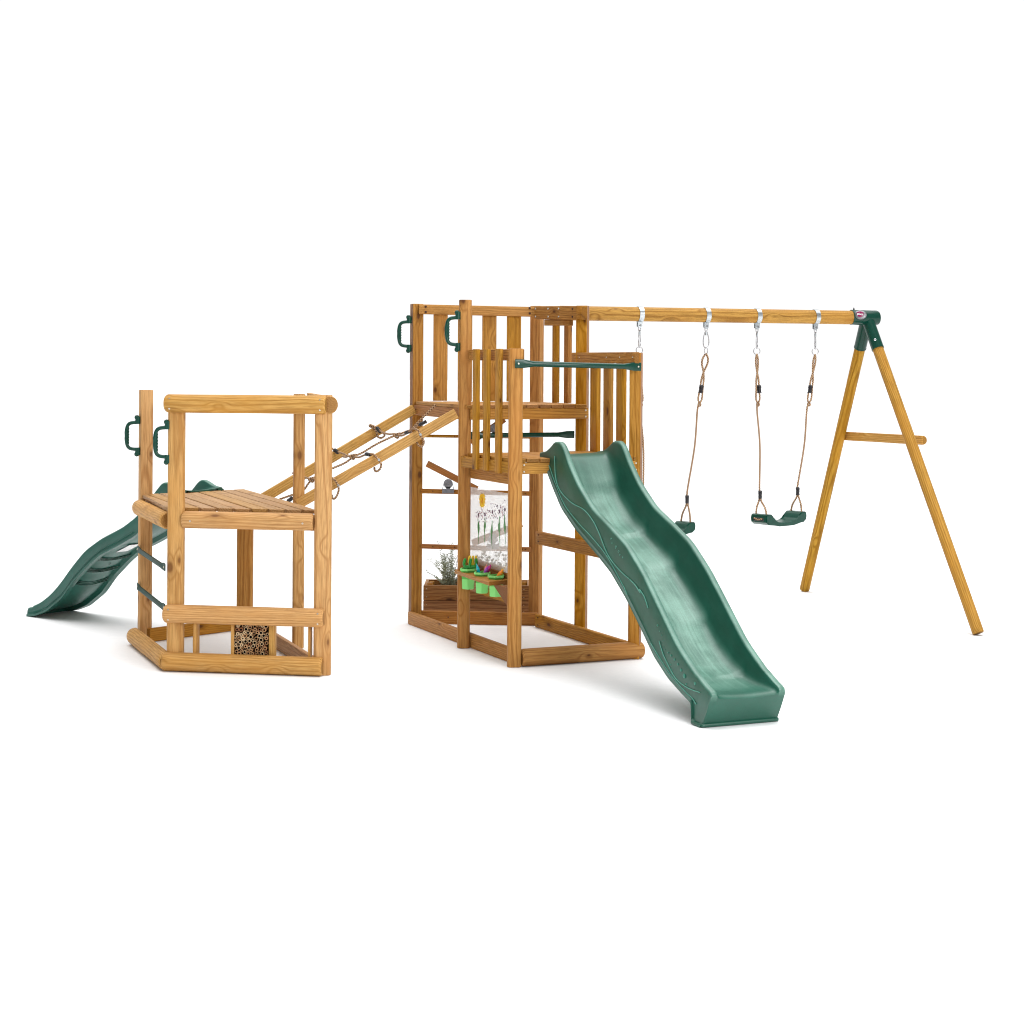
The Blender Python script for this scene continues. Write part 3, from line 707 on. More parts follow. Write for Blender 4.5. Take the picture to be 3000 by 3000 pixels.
# ================================================================ chutes
def chute(a, b, dk_px, pl_px, label, Y, hgt=.042):
    a, b = at(*a, Y), at(*b, Y)
    t_ = thing('tilting_chute', (a+b)/2, label, 'water chute', 'tilting water chutes on the tower cross rails')
    M, L = frame(a, b); h = hgt/2; w_ = .026; th = .007
    prof = [(-w_, h), (-w_, -h), (w_, -h), (w_, h), (w_-th, h), (w_-th, -h+th), (-w_+th, -h+th), (-w_+th, h)]
    bmx = bmesh.new(); r0 = [bmx.verts.new((-L/2, y, z)) for y, z in prof]; r1 = [bmx.verts.new((L/2, y, z)) for y, z in prof]
    for i in range(8): bmx.faces.new((r0[i], r0[(i+1) % 8], r1[(i+1) % 8], r1[i]))
    for r_ in (r0, r1):
        for q_ in ((0, 1, 6, 7), (1, 2, 5, 6), (2, 3, 4, 5)): bmx.faces.new([r_[i] for i in q_])
    mesh_obj('channel', bmx, M_red, t_, M, 0)
    # metal bracket: disc on a clip plate
    Yb = Y-.038
    c = at(dk_px[0], dk_px[1], Yb); R = .032
    b2 = bmesh.new(); bmesh.ops.create_cone(b2, cap_ends=True, segments=32, radius1=R, radius2=R, depth=.004)
    br = mesh_obj('pivot_disc', b2, M_grey, t_, Matrix.Translation(c) @ Matrix.Rotation(math.pi/2, 4, 'X'), 40)
    p0, p1 = at(pl_px[0], pl_px[2], Yb), at(pl_px[1], pl_px[3], Yb); xm = (p0.x+p1.x)/2
    b3 = bmesh.new()
    def slab(poly):
        f1 = [b3.verts.new((x, Yb-.002, z)) for x, z in poly]; f2 = [b3.verts.new((x, Yb+.002, z)) for x, z in poly]
        b3.faces.new(f1); b3.faces.new(f2[::-1])
        for i in range(len(poly)): b3.faces.new((f1[i], f1[(i+1) % len(poly)], f2[(i+1) % len(poly)], f2[i]))
    slab([(p0.x, p1.z), (p1.x, p1.z), (p1.x, p0.z), (p0.x, p0.z)])
    slab([(p0.x, p0.z), (p0.x+.005, p0.z), (c.x-R*.93, c.z-.004), (c.x-R*.98, c.z+.002)])
    slab([(p1.x-.005, p0.z), (p1.x, p0.z), (c.x+R*.98, c.z+.002), (c.x+R*.93, c.z-.004)])
    slab([(c.x-.013, p0.z), (c.x+.013, p0.z), (c.x+.02, c.z-R*.7), (c.x-.02, c.z-R*.7)])
    mesh_obj('clip_plate', b3, M_grey, t_, None, 0)
    for dx in (-.006, .008): 
        mesh_obj('slot', tube_bm(smooth_path([c+V((dx+.004*math.cos(k_), -.0035, .004*math.sin(k_)-.002)) for k_ in (0.3, 1.3, 2.3, 3.3, 4.3)], 4), .0012, 6), M_chrome, t_)
YCC = P1.y-.045
chute((1251, 1358), (1398, 1434), (1313, 1417), (1295.5, 1330, 1432, 1446), 'brown tilting chute sloping down to the right, above the rosemary', YCC)
chute((1384, 1591), (1529, 1534), (1444, 1579), (1427, 1462, 1594, 1609), 'brown tilting chute sloping up to the right, seen through the painted panel', YCC)
chute((1379, 1296), (1478, 1228), (1449, 1256), (1433, 1466, 1270, 1283), 'brown tilting chute highest up, behind the left railing slats', YCC)
# ================================================================ planter
YP = 11.96
pa, pb = at(1240, 1750, YP), at(1556, 1757, YP)
PB = thing('planter_box', ((pa.x+pb.x)/2, YP+.17, 0), 'brown two-board planter box on the floor behind the tower back beam', 'planter')
zr = at(1300, 1714.5, YP).z; DP = .33
hh = (zr-.03)/2
for i in range(2):
    zc = .03+hh*(i+.5)
    for yy in (YP+.012, YP+DP): beam('side_board', V((pa.x, yy, zc)), V((pb.x, yy, zc)), .024, hh-.003, M_box, PB, .003)
    for xx in (pa.x+.014, pb.x-.014): beam('end_board', V((xx, YP+.03, zc)), V((xx, YP+DP-.018, zc)), .024, hh-.005, M_box, PB, .003)
for xx in (pa.x+.045, pb.x-.045):
    for yy in (YP+.045, YP+DP-.035): vboard('corner_block', (xx, yy), .005, zr+(.012 if xx < -.3 and yy < YP+.1 else -.01), (1, 0), .036, .036, M_tower, PB)
for px in (1250, 1535):
    for zz in (zr-.025, zr-hh+.025, zr-hh-.03, .06): screw((at(px, 1700, YP).x, YP-.001, zz), CAMN, PB, .0035)
b = bmesh.new(); bmesh.ops.create_grid(b, x_segments=40, y_segments=20, size=.5)
for v in b.verts:
    v.co.x *= (pb.x-pa.x-.055); v.co.y *= (DP-.04); v.co.z = .008*noise.noise(v.co*30)
mesh_obj('soil', b, M_soil, PB, Matrix.Translation(((pa.x+pb.x)/2, YP+DP/2+.006, zr-.04)), 60)
# plants
def blade(b, p, d, L, w_, nrm, mi=0, seg=2):
    d = d.normalized(); s_ = d.cross(nrm)
    if s_.length < 1e-4: s_ = d.orthogonal()
    s_.normalize(); q0 = [b.verts.new(p-s_*w_*.5), b.verts.new(p+s_*w_*.5)]
    m_ = p+d*L*.55; q1 = [b.verts.new(m_-s_*w_*.55), b.verts.new(m_+s_*w_*.55)]; tip = b.verts.new(p+d*L-V((0, 0, L*.12)))
    b.faces.new((q0[0], q0[1], q1[1], q1[0])); b.faces.new((q1[0], q1[1], tip))
rg = random.Random(21)
RP = at(1311, 1715, YP+.14); RPz = zr-.035
R0 = thing('rosemary_plant', (RP.x, RP.y, RPz), 'tall grey-green rosemary with thin needle leaves, in the left part of the planter', 'plant')
bs, bf = bmesh.new(), bmesh.new()
for i in range(34):
    tall = i < 9
    ang = rg.uniform(0, 6.283); lean = rg.uniform(.02, .11) if tall else rg.uniform(.05, .17)
    H = rg.uniform(.22, .325) if tall else rg.uniform(.07, .23)
    if i < 2: H = (.325, .31)[i]; ang = (3.3, .2)[i]; lean = (.075, .03)[i]
    x0, y0 = RP.x+rg.uniform(-.045, .045), RP.y+rg.uniform(-.05, .05)
    P = smooth_path([V((x0, y0, RPz)), V((x0+math.cos(ang)*lean*.4+rg.uniform(-.01, .01), y0+math.sin(ang)*lean*.4, RPz+H*.5)), V((x0+math.cos(ang)*lean+rg.uniform(-.01, .01), y0+math.sin(ang)*lean, RPz+H))], 9)
    tube_bm(P, lambda s_: .0022*(1.15-s_), 5, bm=bs)
    for k_ in range(2, len(P)):
        for q_ in range(5 if k_ > 9 else 4):
            a_ = rg.uniform(0, 6.283); dd = V((math.cos(a_), math.sin(a_), rg.uniform(.35, 1.0))); L_ = rg.uniform(.016, .036)
            blade(bf, P[k_]+V((0, 0, rg.uniform(-.006, .006))), dd, L_, .0026, V((rg.uniform(-1, 1), rg.uniform(-1, 1), .4)))
mesh_obj('stem', bs, M_stem, R0, None, 60); mesh_obj('foliage', bf, M_rosem, R0, None, 0)
def herb(pxc, label, seed, spec):
    rg = random.Random(seed)
    base = at(pxc, 1715, YP+.15); t_ = thing('herb_plant', (base.x, base.y, RPz), label, 'plant')
    bs, bf = bmesh.new(), bmesh.new()
    for (px, py, n_, sp) in spec:
        tip = at(px, py, YP+.15+rg.uniform(-.05, .05)); x0 = base.x+rg.uniform(-.03, .03)
        P = smooth_path([V((x0, base.y, RPz)), V(((x0+tip.x)/2+rg.uniform(-.01, .01), base.y, (RPz+tip.z)/2+.01)), tip], 8); tube_bm(P, .0016, 5, bm=bs)
        for k_ in range(max(3, int(n_*.55))):
            c = tip+V((rg.gauss(0, sp), rg.gauss(0, sp*.7), rg.gauss(0, sp*.55)))
            tube_bm([P[-3], c], .0008, 4, bm=bs)
            for l_ in range(4):
                a_ = l_*1.57+rg.uniform(-.3, .3); dd = V((math.cos(a_), rg.uniform(-.4, .4), math.sin(a_)*.7+.2))
                blade(bf, c, dd, rg.uniform(.008, .014), .008, V((0, -1, rg.uniform(-.6, .6))))
    mesh_obj('stem', bs, M_stem, t_, None, 60); mesh_obj('foliage', bf, M_pars, t_, None, 0)
herb(1408, 'dark leafy herb behind the acrylic panel, next to the rosemary', 4, [(1404, 1628, 7, .012), (1412, 1612, 9, .012), (1422, 1607, 6, .011), (1417, 1620, 8, .012), (1400, 1640, 9, .014), (1410, 1640, 9, .015), (1424, 1632, 8, .013), (1430, 1640, 9, .014), (1405, 1656, 10, .016), (1420, 1655, 12, .018), (1395, 1650, 8, .014)])
herb(1462, 'dark branching herb with umbrella-like leaf heads, at the right of the planter', 9, [(1462, 1622, 9, .012), (1456, 1626, 6, .010), (1478, 1640, 8, .012), (1443, 1640, 8, .013), (1470, 1652, 9, .013), (1455, 1656, 12, .016), (1480, 1626, 6, .012), (1447, 1655, 10, .015), (1468, 1668, 10, .015), (1484, 1655, 8, .014), (1438, 1660, 9, .014)])
# ================================================================ rope ramp
RT = thing('rope_ramp', (-1.0, 11.1, .9), 'sloping rope net ramp on two yellow timber rails, joining low platform and tower', 'climbing ramp')
rb0, rb1 = at(762, 1465, 11.45), at(1213, 1198, 11.72)
rf0, rf1 = at(872, 1477, 10.73), at(1337, 1211, 10.78)
def vrail(a, b):
    o = beam('ramp_rail', a, b, .038, .066, M_ramp, RT, .0025); return o
vrail(rb0, rb1); vrail(rf0, rf1)
def rk(px, py, f): # depth across the ramp: 0 at back rail, 1 at front rail
    return at(px, py, 11.6+(10.74-11.6)*f)
Kp = {1: (1163, 1275), 2: (1034, 1337), 3: (914, 1404)}
def rope(pts, r=.0068, name='rope', n=8): return tube(name, pts, r, M_rope, RT, n, 7)
rope([rk(1276, 1186, .5), rk(1250, 1212, .5), rk(1222, 1240, .5), rk(1206, 1258, .5), rk(1190, 1264, .5), rk(*Kp[1], .5)])
rope([rk(1206, 1258, .5), rk(1215, 1252, .55), rk(1228, 1244, .6)])
rope([rk(*Kp[1], .5), rk(1145, 1281, .5), rk(1100, 1303, .5), rk(1060, 1327, .5), rk(*Kp[2], .5)])
rope([rk(*Kp[2], .5), rk(1024, 1347, .5), rk(1005, 1359, .5), rk(974, 1372, .5), rk(940, 1388, .5), rk(*Kp[3], .5)])
rope([rk(*Kp[3], .5), rk(903, 1417, .5), rk(893, 1432, .5), rk(880, 1441, .5), rk(850, 1452, .5), rk(818, 1463, .5)])
# cross ropes, back side (to the far rail) and front side (round the near rail)
rope([rk(1117, 1284, .06), rk(1106, 1279, .0), rk(1103, 1265, .0), rk(1092, 1253, -.03), rk(1083, 1249, -.05), rk(1085, 1245, -.04), rk(1098, 1250, .0), rk(1110, 1259, .05), rk(1122, 1267, .14), rk(1140, 1272, .3), rk(1155, 1271, .42), rk(*Kp[1], .5)])
rope([rk(1104, 1277, .02), rk(1112, 1282, .06), rk(1122, 1281, .08), rk(1127, 1274, .08), rk(1122, 1269, .1)])
rope([rk(*Kp[1], .5), rk(1178, 1276, .6), rk(1190, 1270, .72), rk(1203, 1260, .88), rk(1214, 1256, .98), rk(1226, 1262, 1.05), rk(1231, 1275, 1.05), rk(1240, 1288, 1.05), rk(1241, 1300, 1.03), rk(1234, 1308, 1.02), rk(1226, 1304, 1.0), rk(1222, 1296, .97)])
rope([rk(970, 1312, 0), rk(978, 1318, .03), rk(992, 1324, .1), rk(1008, 1330, .3), rk(1022, 1337, .42), rk(*Kp[2], .5)])
rope([rk(1003, 1337, .12), rk(1015, 1339, .2), rk(1019, 1333, .3)])
rope([rk(*Kp[2], .5), rk(1050, 1340, .6), rk(1066, 1334, .75), rk(1082, 1330, .9), rk(1096, 1332, 1.0), rk(1105, 1342, 1.05), rk(1112, 1352, 1.05), rk(1117, 1362, 1.05), rk(1113, 1374, 1.03), rk(1104, 1381, 1.01), rk(1098, 1378, .99), rk(1097, 1370, .96)])
rope([rk(858, 1386, 0), rk(875, 1392, .1), rk(892, 1398, .25), rk(905, 1402, .4), rk(*Kp[3], .5)])
rope([rk(*Kp[3], .5), rk(940, 1405, .7), rk(965, 1398, .92), rk(977, 1403, 1.05), rk(985, 1412, 1.06), rk(991, 1424, 1.06), rk(992, 1438, 1.05), rk(987, 1452, 1.03), rk(980, 1461, 1.01), rk(974, 1459, .99), rk(972, 1450, .97)])
for k_, (x, y) in Kp.items():
    c = rk(x, y, .5); pts = [c+V((.018*math.cos(a_)*(1+.3*math.sin(2*a_)), .012*math.sin(3*a_), .013*math.sin(a_)+.006*math.sin(2*a_+1))) for a_ in [i*.55 for i in range(22)]]
    mesh_obj('knot', tube_bm(pts, .0068, 8), M_rope, RT, None, 60)
def adj(a, b, parent, r=.0125):
    a, b = V(a), V(b); d_ = (b-a); bmx = bmesh.new()
    P = [a+d_*i/16 for i in range(17)]
    tube_bm(P, lambda s_: r*(1.08 if (s_*4.999) % 1 > .5 else .86), 10, bm=bmx)
    return mesh_obj('rope_adjuster', bmx, M_blk, parent, None, 30)
adj(rk(1104, 1253, .02), rk(1114, 1265, .07), RT, .013); adj(rk(980, 1318, .04), rk(990, 1325, .09), RT, .013)
adj(rk(1188, 1269, .74), rk(1199, 1264, .82), RT, .011); adj(rk(1072, 1330, .84), rk(1086, 1333, .93), RT, .012)
adj(rk(1228, 1245, .6), rk(1248, 1235, .62), RT, .012); adj(rk(843, 1469, .5), rk(856, 1459, .52), RT, .013)
for px, py in ((991.5, 1422), (1110, 1347), (1232, 1273)): screw(rk(px, py, 1.075), CAMN, RT, .0085, M_zinc)
# ================================================================ swing frame
SF = thing('swing_stand', (1.6, 11.9, 0), 'round timber swing beam running from the tower to an A-frame of two round legs', 'swing frame')
Bs, Ap = at(1640, 917, 11.58), at(2540, 931, 12.34)
Bd = (Ap-Bs).normalized()
beam('swing_beam', Bs, Ap, 0, 0, M_round, SF, prof=circ(.0495, 28), bev=.004, wob=.012)
FFp, BFp = on(2869, 1863)+V((0, .02, .014)), on(2357, 1732)+V((0, 0, .014))
for ft, px0 in ((FFp, 0), (BFp, 1)):
    lg = beam('leg', Ap-(Ap-ft)*.06, ft, 0, 0, M_round, SF, prof=circ(.0395, 24), bev=.006, wob=.02)
    lg['label'] = 'front leg of the A-frame' if px0 == 0 else 'rear leg of the A-frame'
off = Bd*.052
br = log('cross_brace', at(2450, 1276.5, 12.92)+off*.7, at(2690, 1290, 12.02)+off*.7, .066, .04, 1, M_left, SF, bev=.006)
# bracket
BK = mesh_obj('corner_bracket', tube_bm([at(2493, 929.5, 12.30), at(2500, 929.7, 12.305), Ap, at(2566, 931.5, 12.362), at(2571, 931.5, 12.366)], lambda s_: .0545 if s_ < .95 else .049, 28), M_gmet, SF, None, 50)
for ft in (FFp, BFp):
    d_ = (ft-Ap).normalized(); mesh_obj('leg_socket', tube_bm([Ap+d_*.02, Ap+d_*.252], .0445, 24), M_gmet, BK, None, 50)
    mesh_obj('socket_lip', tube_bm([Ap+d_*.246, Ap+d_*.254], .046, 24), M_gmet, BK, None, 50)
dF = (FFp-Ap).normalized(); cb = pl(2564.5, 996, Ap, FFp); cb = at(2563.5, 995, cb.y-.045)
screw(cb, (.1, -1, .1), BK, .009, M_chrome, 'bolt'); screw(cb+V((.0, -.003, 0)), (.1, -1, .1), BK, .0062, M_blk, 'bolt_socket')
mesh_obj('cap_nut', tube_bm([at(2501.5, 909, 12.3), at(2501.5, 905, 12.3), at(2501.5, 903, 12.3), at(2501.5, 901, 12.3)], lambda s_: .006 if s_ < .7 else .0025+.004*(1-s_), 8), M_blk, BK, None, 60)
# badge
bc = at(2521, 922.5, 12.31-.062); nb = V((-.18, -1, .22)).normalized()
xb = V((1, -.16, -.12)).normalized(); xb = (xb-nb*xb.dot(nb)).normalized(); yb = nb.cross(xb)
MB = Matrix((xb, yb, nb)).transposed().to_4x4(); MB.translation = bc
def egg(rx, ry, th, dome, skew=0., n=36):
    b = bmesh.new(); rings = []
    for s_, z in ((1, -th), (1, 0), (.95, dome*.5), (.7, dome*.85), (.35, dome)):
        rings.append([b.verts.new(((rx*math.cos(a)*(1+.10*math.sin(a)))*s_+skew, ry*math.sin(a)*s_, z)) for a in [2*math.pi*i/n for i in range(n)]])
    for r0, r1_ in zip(rings, rings[1:]):
        for i in range(n): b.faces.new((r0[i], r0[(i+1) % n], r1_[(i+1) % n], r1_[i]))
    b.faces.new(rings[0][::-1]); b.faces.new(rings[-1]); return b
bg = mesh_obj('badge', egg(.044, .032, .01, .004), M_silver, BK, MB, 50)
mesh_obj('badge_face', egg(.0255, .0225, .001, .0025, -.003), M_plum, bg, MB @ Matrix.Translation((0, .004, .0035)), 50)
cu = bpy.data.curves.new('badge_text', 'FONT'); cu.body = 'plum'; cu.size = .0215; cu.align_x = 'CENTER'; cu.align_y = 'CENTER'; cu.extrude = .0006; cu.offset = .0004
to = bpy.data.objects.new('tmp_text', cu); COL.objects.link(to); bpy.context.view_layer.update()
me = bpy.data.meshes.new_from_object(to.evaluated_get(bpy.context.evaluated_depsgraph_get())); bpy.data.objects.remove(to)
me.materials.clear(); me.materials.append(M_white); me.name = 'badge_lettering'
reg(bpy.data.objects.new('badge_lettering', me), MB @ Matrix.Translation((-.003, .004, .0075)), bg)
for dx in (-.037, .037): screw(MB @ V((dx, 0, .004)), nb, bg, .003, M_chrome, 'rivet')
# straps, carabiners, swings
def beam_at(px):                         # point on the beam axis in picture column px
    t0, t1 = 0., 1.
    for _ in range(40):
        tm = (t0+t1)/2; p = Bs+(Ap-Bs)*tm; X_ = 1500+F*p.x/p.y
        if X_ < px: t0 = tm
        else: t1 = tm
    return Bs+(Ap-Bs)*t0
def strap(px):
    c = beam_at(px); b = bmesh.new(); n = 32; R = .0515; w_ = .017
    side = V((0, 0, 1)).cross(Bd).normalized()
    rings = []
    for (o_2, rr_) in ((-w_, R), (w_, R), (w_, R+.0028), (-w_, R+.0028)):
        rings.append([b.verts.new(c+Bd*o_2+(side*math.cos(2*math.pi*i/n)+V((0, 0, 1))*math.sin(2*math.pi*i/n))*rr_) for i in range(n)])
    for q_ in range(4):
        r0, r1_ = rings[q_], rings[(q_+1) % 4]
        for i in range(n): b.faces.new((r0[i], r0[(i+1) % n], r1_[(i+1) % n], r1_[i]))
    st = mesh_obj('swing_strap', b, M_zinc, SF, None, 40)
    nf = side if side.y < 0 else -side
    bot = c-V((0, 0, R))
    for s_ in (1, -1):
        M = Matrix((Bd, nf, V((0, 0, 1)))).transposed().to_4x4(); M.translation = bot+nf*s_*.010-V((0, 0, .020))
        bb = bmesh.new(); bmesh.ops.create_cube(bb, size=1)
        for v in bb.verts: v.co.x *= .034; v.co.y *= .003; v.co.z *= .046
        bmesh.ops.bevel(bb, geom=[e for e in bb.edges if abs(e.verts[0].co.y-e.verts[1].co.y) > .001 and e.verts[0].co.z < 0], offset=.009, segments=3, affect='EDGES')
        mesh_obj('strap_tab', bb, M_zinc, st, M, 30)
    pbolt = bot-V((0, 0, .024))
    mesh_obj('bolt', tube_bm([pbolt+nf*.018, pbolt-nf*.016], .0085, 10), M_chrome, st, None, 40)
    return pbolt, nf
def loopz(c, rx, rz, ax, r, tw=0., n=20, egg_=0.):
    ax = V(ax).normalized(); pts = []
    for i in range(n):
        a = 2*math.pi*i/n; x_ = math.cos(a)*rx*(1+egg_*math.sin(a)); pts.append(c+ax*x_+V((0, 0, math.sin(a)*rz)))
    return tube_bm(pts, r, 8, True)
def make_swing(straps, label, lowL, lowR, adjo, seat_z, seatL, seatR, side_turn):
    """straps: picture columns of the two hangers; rest in world metres"""
    c0 = (V(seatL)+V(seatR))/2
    sw = thing('swing', c0, label, 'swing', 'swings hanging from the beam')
    for q_, px in enumerate(straps):
        pbolt, nf = strap(px)
        seat_end = V(seatL) if q_ == 0 else V(seatR)
        faceon = (q_ == 1 and side_turn[q_])
        ax = nf if not side_turn[q_] else V((1, 0, 0))
        top = pbolt-V((0, 0, .022))
        hook = mesh_obj('shackle', loopz(top, .010, .020, V((.8, .5, 0)), .0032), M_chrome, sw, None, 60)
        cz = top-V((0, 0, .073)); ca = V((.35, .93, 0)) if not side_turn[q_] else V((1, .2, 0))
        mesh_obj('carabiner', loopz(cz, .020, .060, ca, .0036, egg_=-.35), M_chrome, sw, None, 60)
        mesh_obj('carabiner_gate', tube_bm([cz+V((0, 0, .052)), cz+V((0, 0, .03))], .0075, 8), M_zinc, sw, None, 60)
        rc = cz-V((0, 0, .078)); ra = V((1, .1, 0)) if not side_turn[q_] else V((.55, .83, 0))
        mesh_obj('steel_ring', loopz(rc, .023, .024, ra, .0032), M_chrome, sw, None, 60)
        rt = rc-V((0, 0, .022)); end = V(lowL) if q_ == 0 else V(lowR)
        d_ = (end-rt); ao = adjo[q_]
        def along(z): 
            t_ = (rt.z-z)/(rt.z-end.z); return rt+d_*t_
        zA = rt.z-.245; zK = rt.z-.345
        wl = .018 if side_turn[q_] else .007; sdv = V((1, 0, 0))
        ka = along(zK)
        # doubled top length: two strands from ring to knot
        for sg in (1, -1):
            P = [rt+V((0, 0, .004)), along(rt.z-.03)+sdv*sg*wl, along(rt.z-.07)+sdv*sg*wl*1.05, along(rt.z-.125)+sdv*sg*.001, along(rt.z-.18)-sdv*sg*.008, along(zA)-sdv*sg*.010, along(zK+.03)-sdv*sg*.013, ka]
            tube('rope', P, .0066, M_rope, sw, 8, 6)
        mesh_obj('knot', tube_bm([ka+V((.009*math.cos(a), .009*math.sin(2*a), .012*math.sin(a)-.008)) for a in [i*.6 for i in range(16)]], .006, 8), M_rope, sw, None, 60)
        adj(along(zA+.028)+sdv*ao, along(zA-.028)+sdv*ao*1.1, sw, .0165)
        # long rope with a slight curve
        P = [ka, along(zK-.05)+sdv*-.008, along(zK-.3)+sdv*.006, along(zK-.6)+sdv*-.004, end]
        tube('rope', P, .0066, M_rope, sw, 8, 8)
        adj(end+V((0, 0, .012)), end-V((0, 0, .044)), sw, .0145)
        # fork to the seat
        sd = (V(seatR)-V(seatL)).normalized(); acr = V((-sd.y, sd.x, 0)).normalized()
        for sg in (1, -1):
            f_ = seat_end+acr*sg*.052+V((0, 0, -.012)); tube('rope', [end-V((0, 0, .03)), end-V((0, 0, .065))+acr*sg*.012, end*.4+f_*.6+acr*sg*.008, f_], .0066, M_rope, sw, 8, 6)
    # seat
    sL, sR = V(seatL), V(seatR); M, L = frame(sL, sR)
    prof = []; Lh = L/2+.035; n = 15
    top = [(-Lh, .0), (-Lh+.006, .022), (-Lh+.02, .028), (-Lh+.062, .026), (-Lh+.080, .012), (-Lh+.094, -.012), (-Lh+.108, -.026)]
    nmid = 9; x0 = top[-1][0]
    mid = [(x0+(-2*x0)*i/nmid, -.026-.014*math.sin(math.pi*i/nmid)) for i in range(1, nmid)]
    topr = [(-x, z) for x, z in top[::-1]]
    bot = [(Lh-.004, -.028), (Lh-.03, -.046), (Lh-.09, -.052), (.08, -.062), (0, -.063), (-.08, -.062), (-Lh+.09, -.052), (-Lh+.03, -.046), (-Lh+.004, -.028)]
    outl = top+mid+topr+bot
    b = bmesh.new(); hw = .072
    f1 = [b.verts.new((x, -hw, z)) for x, z in outl]; f2 = [b.verts.new((x, hw, z)) for x, z in outl]
    nO = len(outl)
    for i in range(nO): b.faces.new((f1[i], f1[(i+1) % nO], f2[(i+1) % nO], f2[i]))
    b.faces.new(f1[::-1]); b.faces.new(f2)
    bmesh.ops.bevel(b, geom=[e for e in b.edges if (abs(abs(e.verts[0].co.y)-hw) < 1e-5 and abs(e.verts[0].co.y-e.verts[1].co.y) < 1e-5)], offset=.006, segments=2, affect='EDGES')
    st = mesh_obj('seat', b, M_gplas, sw, M, 40)
    # solid black block standing for the shaded hollow at each end
    for sg in (-1, 1):
        b = bmesh.new(); bmesh.ops.create_cube(b, size=1)
        for v in b.verts: v.co.x *= .012; v.co.y *= .095; v.co.z *= .026
        bmesh.ops.bevel(b, geom=b.edges[:], offset=.004, segments=1, affect='EDGES')
        mesh_obj('end_hollow_shade', b, M_blk, st, M @ Matrix.Translation((sg*(Lh-.0045), 0, -.008)), 30)
        mesh_obj('rope_bight', tube_bm(smooth_path([M @ V((sg*(Lh+.0025), -.036, -.002)), M @ V((sg*(Lh+.0035), 0, -.010)), M @ V((sg*(Lh+.0025), .036, -.002))], 5), .005, 6), M_rope, st, None, 60)
    return sw
def mp(px, py, Y): return at(px, py, Y)
make_swing((1873, 2068), 'green swing seat nearest the tower, partly hidden behind the big slide', mp(1888, 1475, 11.84), mp(2013, 1456, 11.98), (-.02, -.002), 0, mp(1880, 1552, 11.78), mp(2008, 1539, 12.03), (False, True))
make_swing((2217, 2388), 'green curved swing seat in full view beside the A-frame legs', mp(2227, 1442, 12.04), mp(2337, 1432, 12.19), (.010, -.004), 0, mp(2231, 1517, 11.96), mp(2332, 1508, 12.22), (False, False))
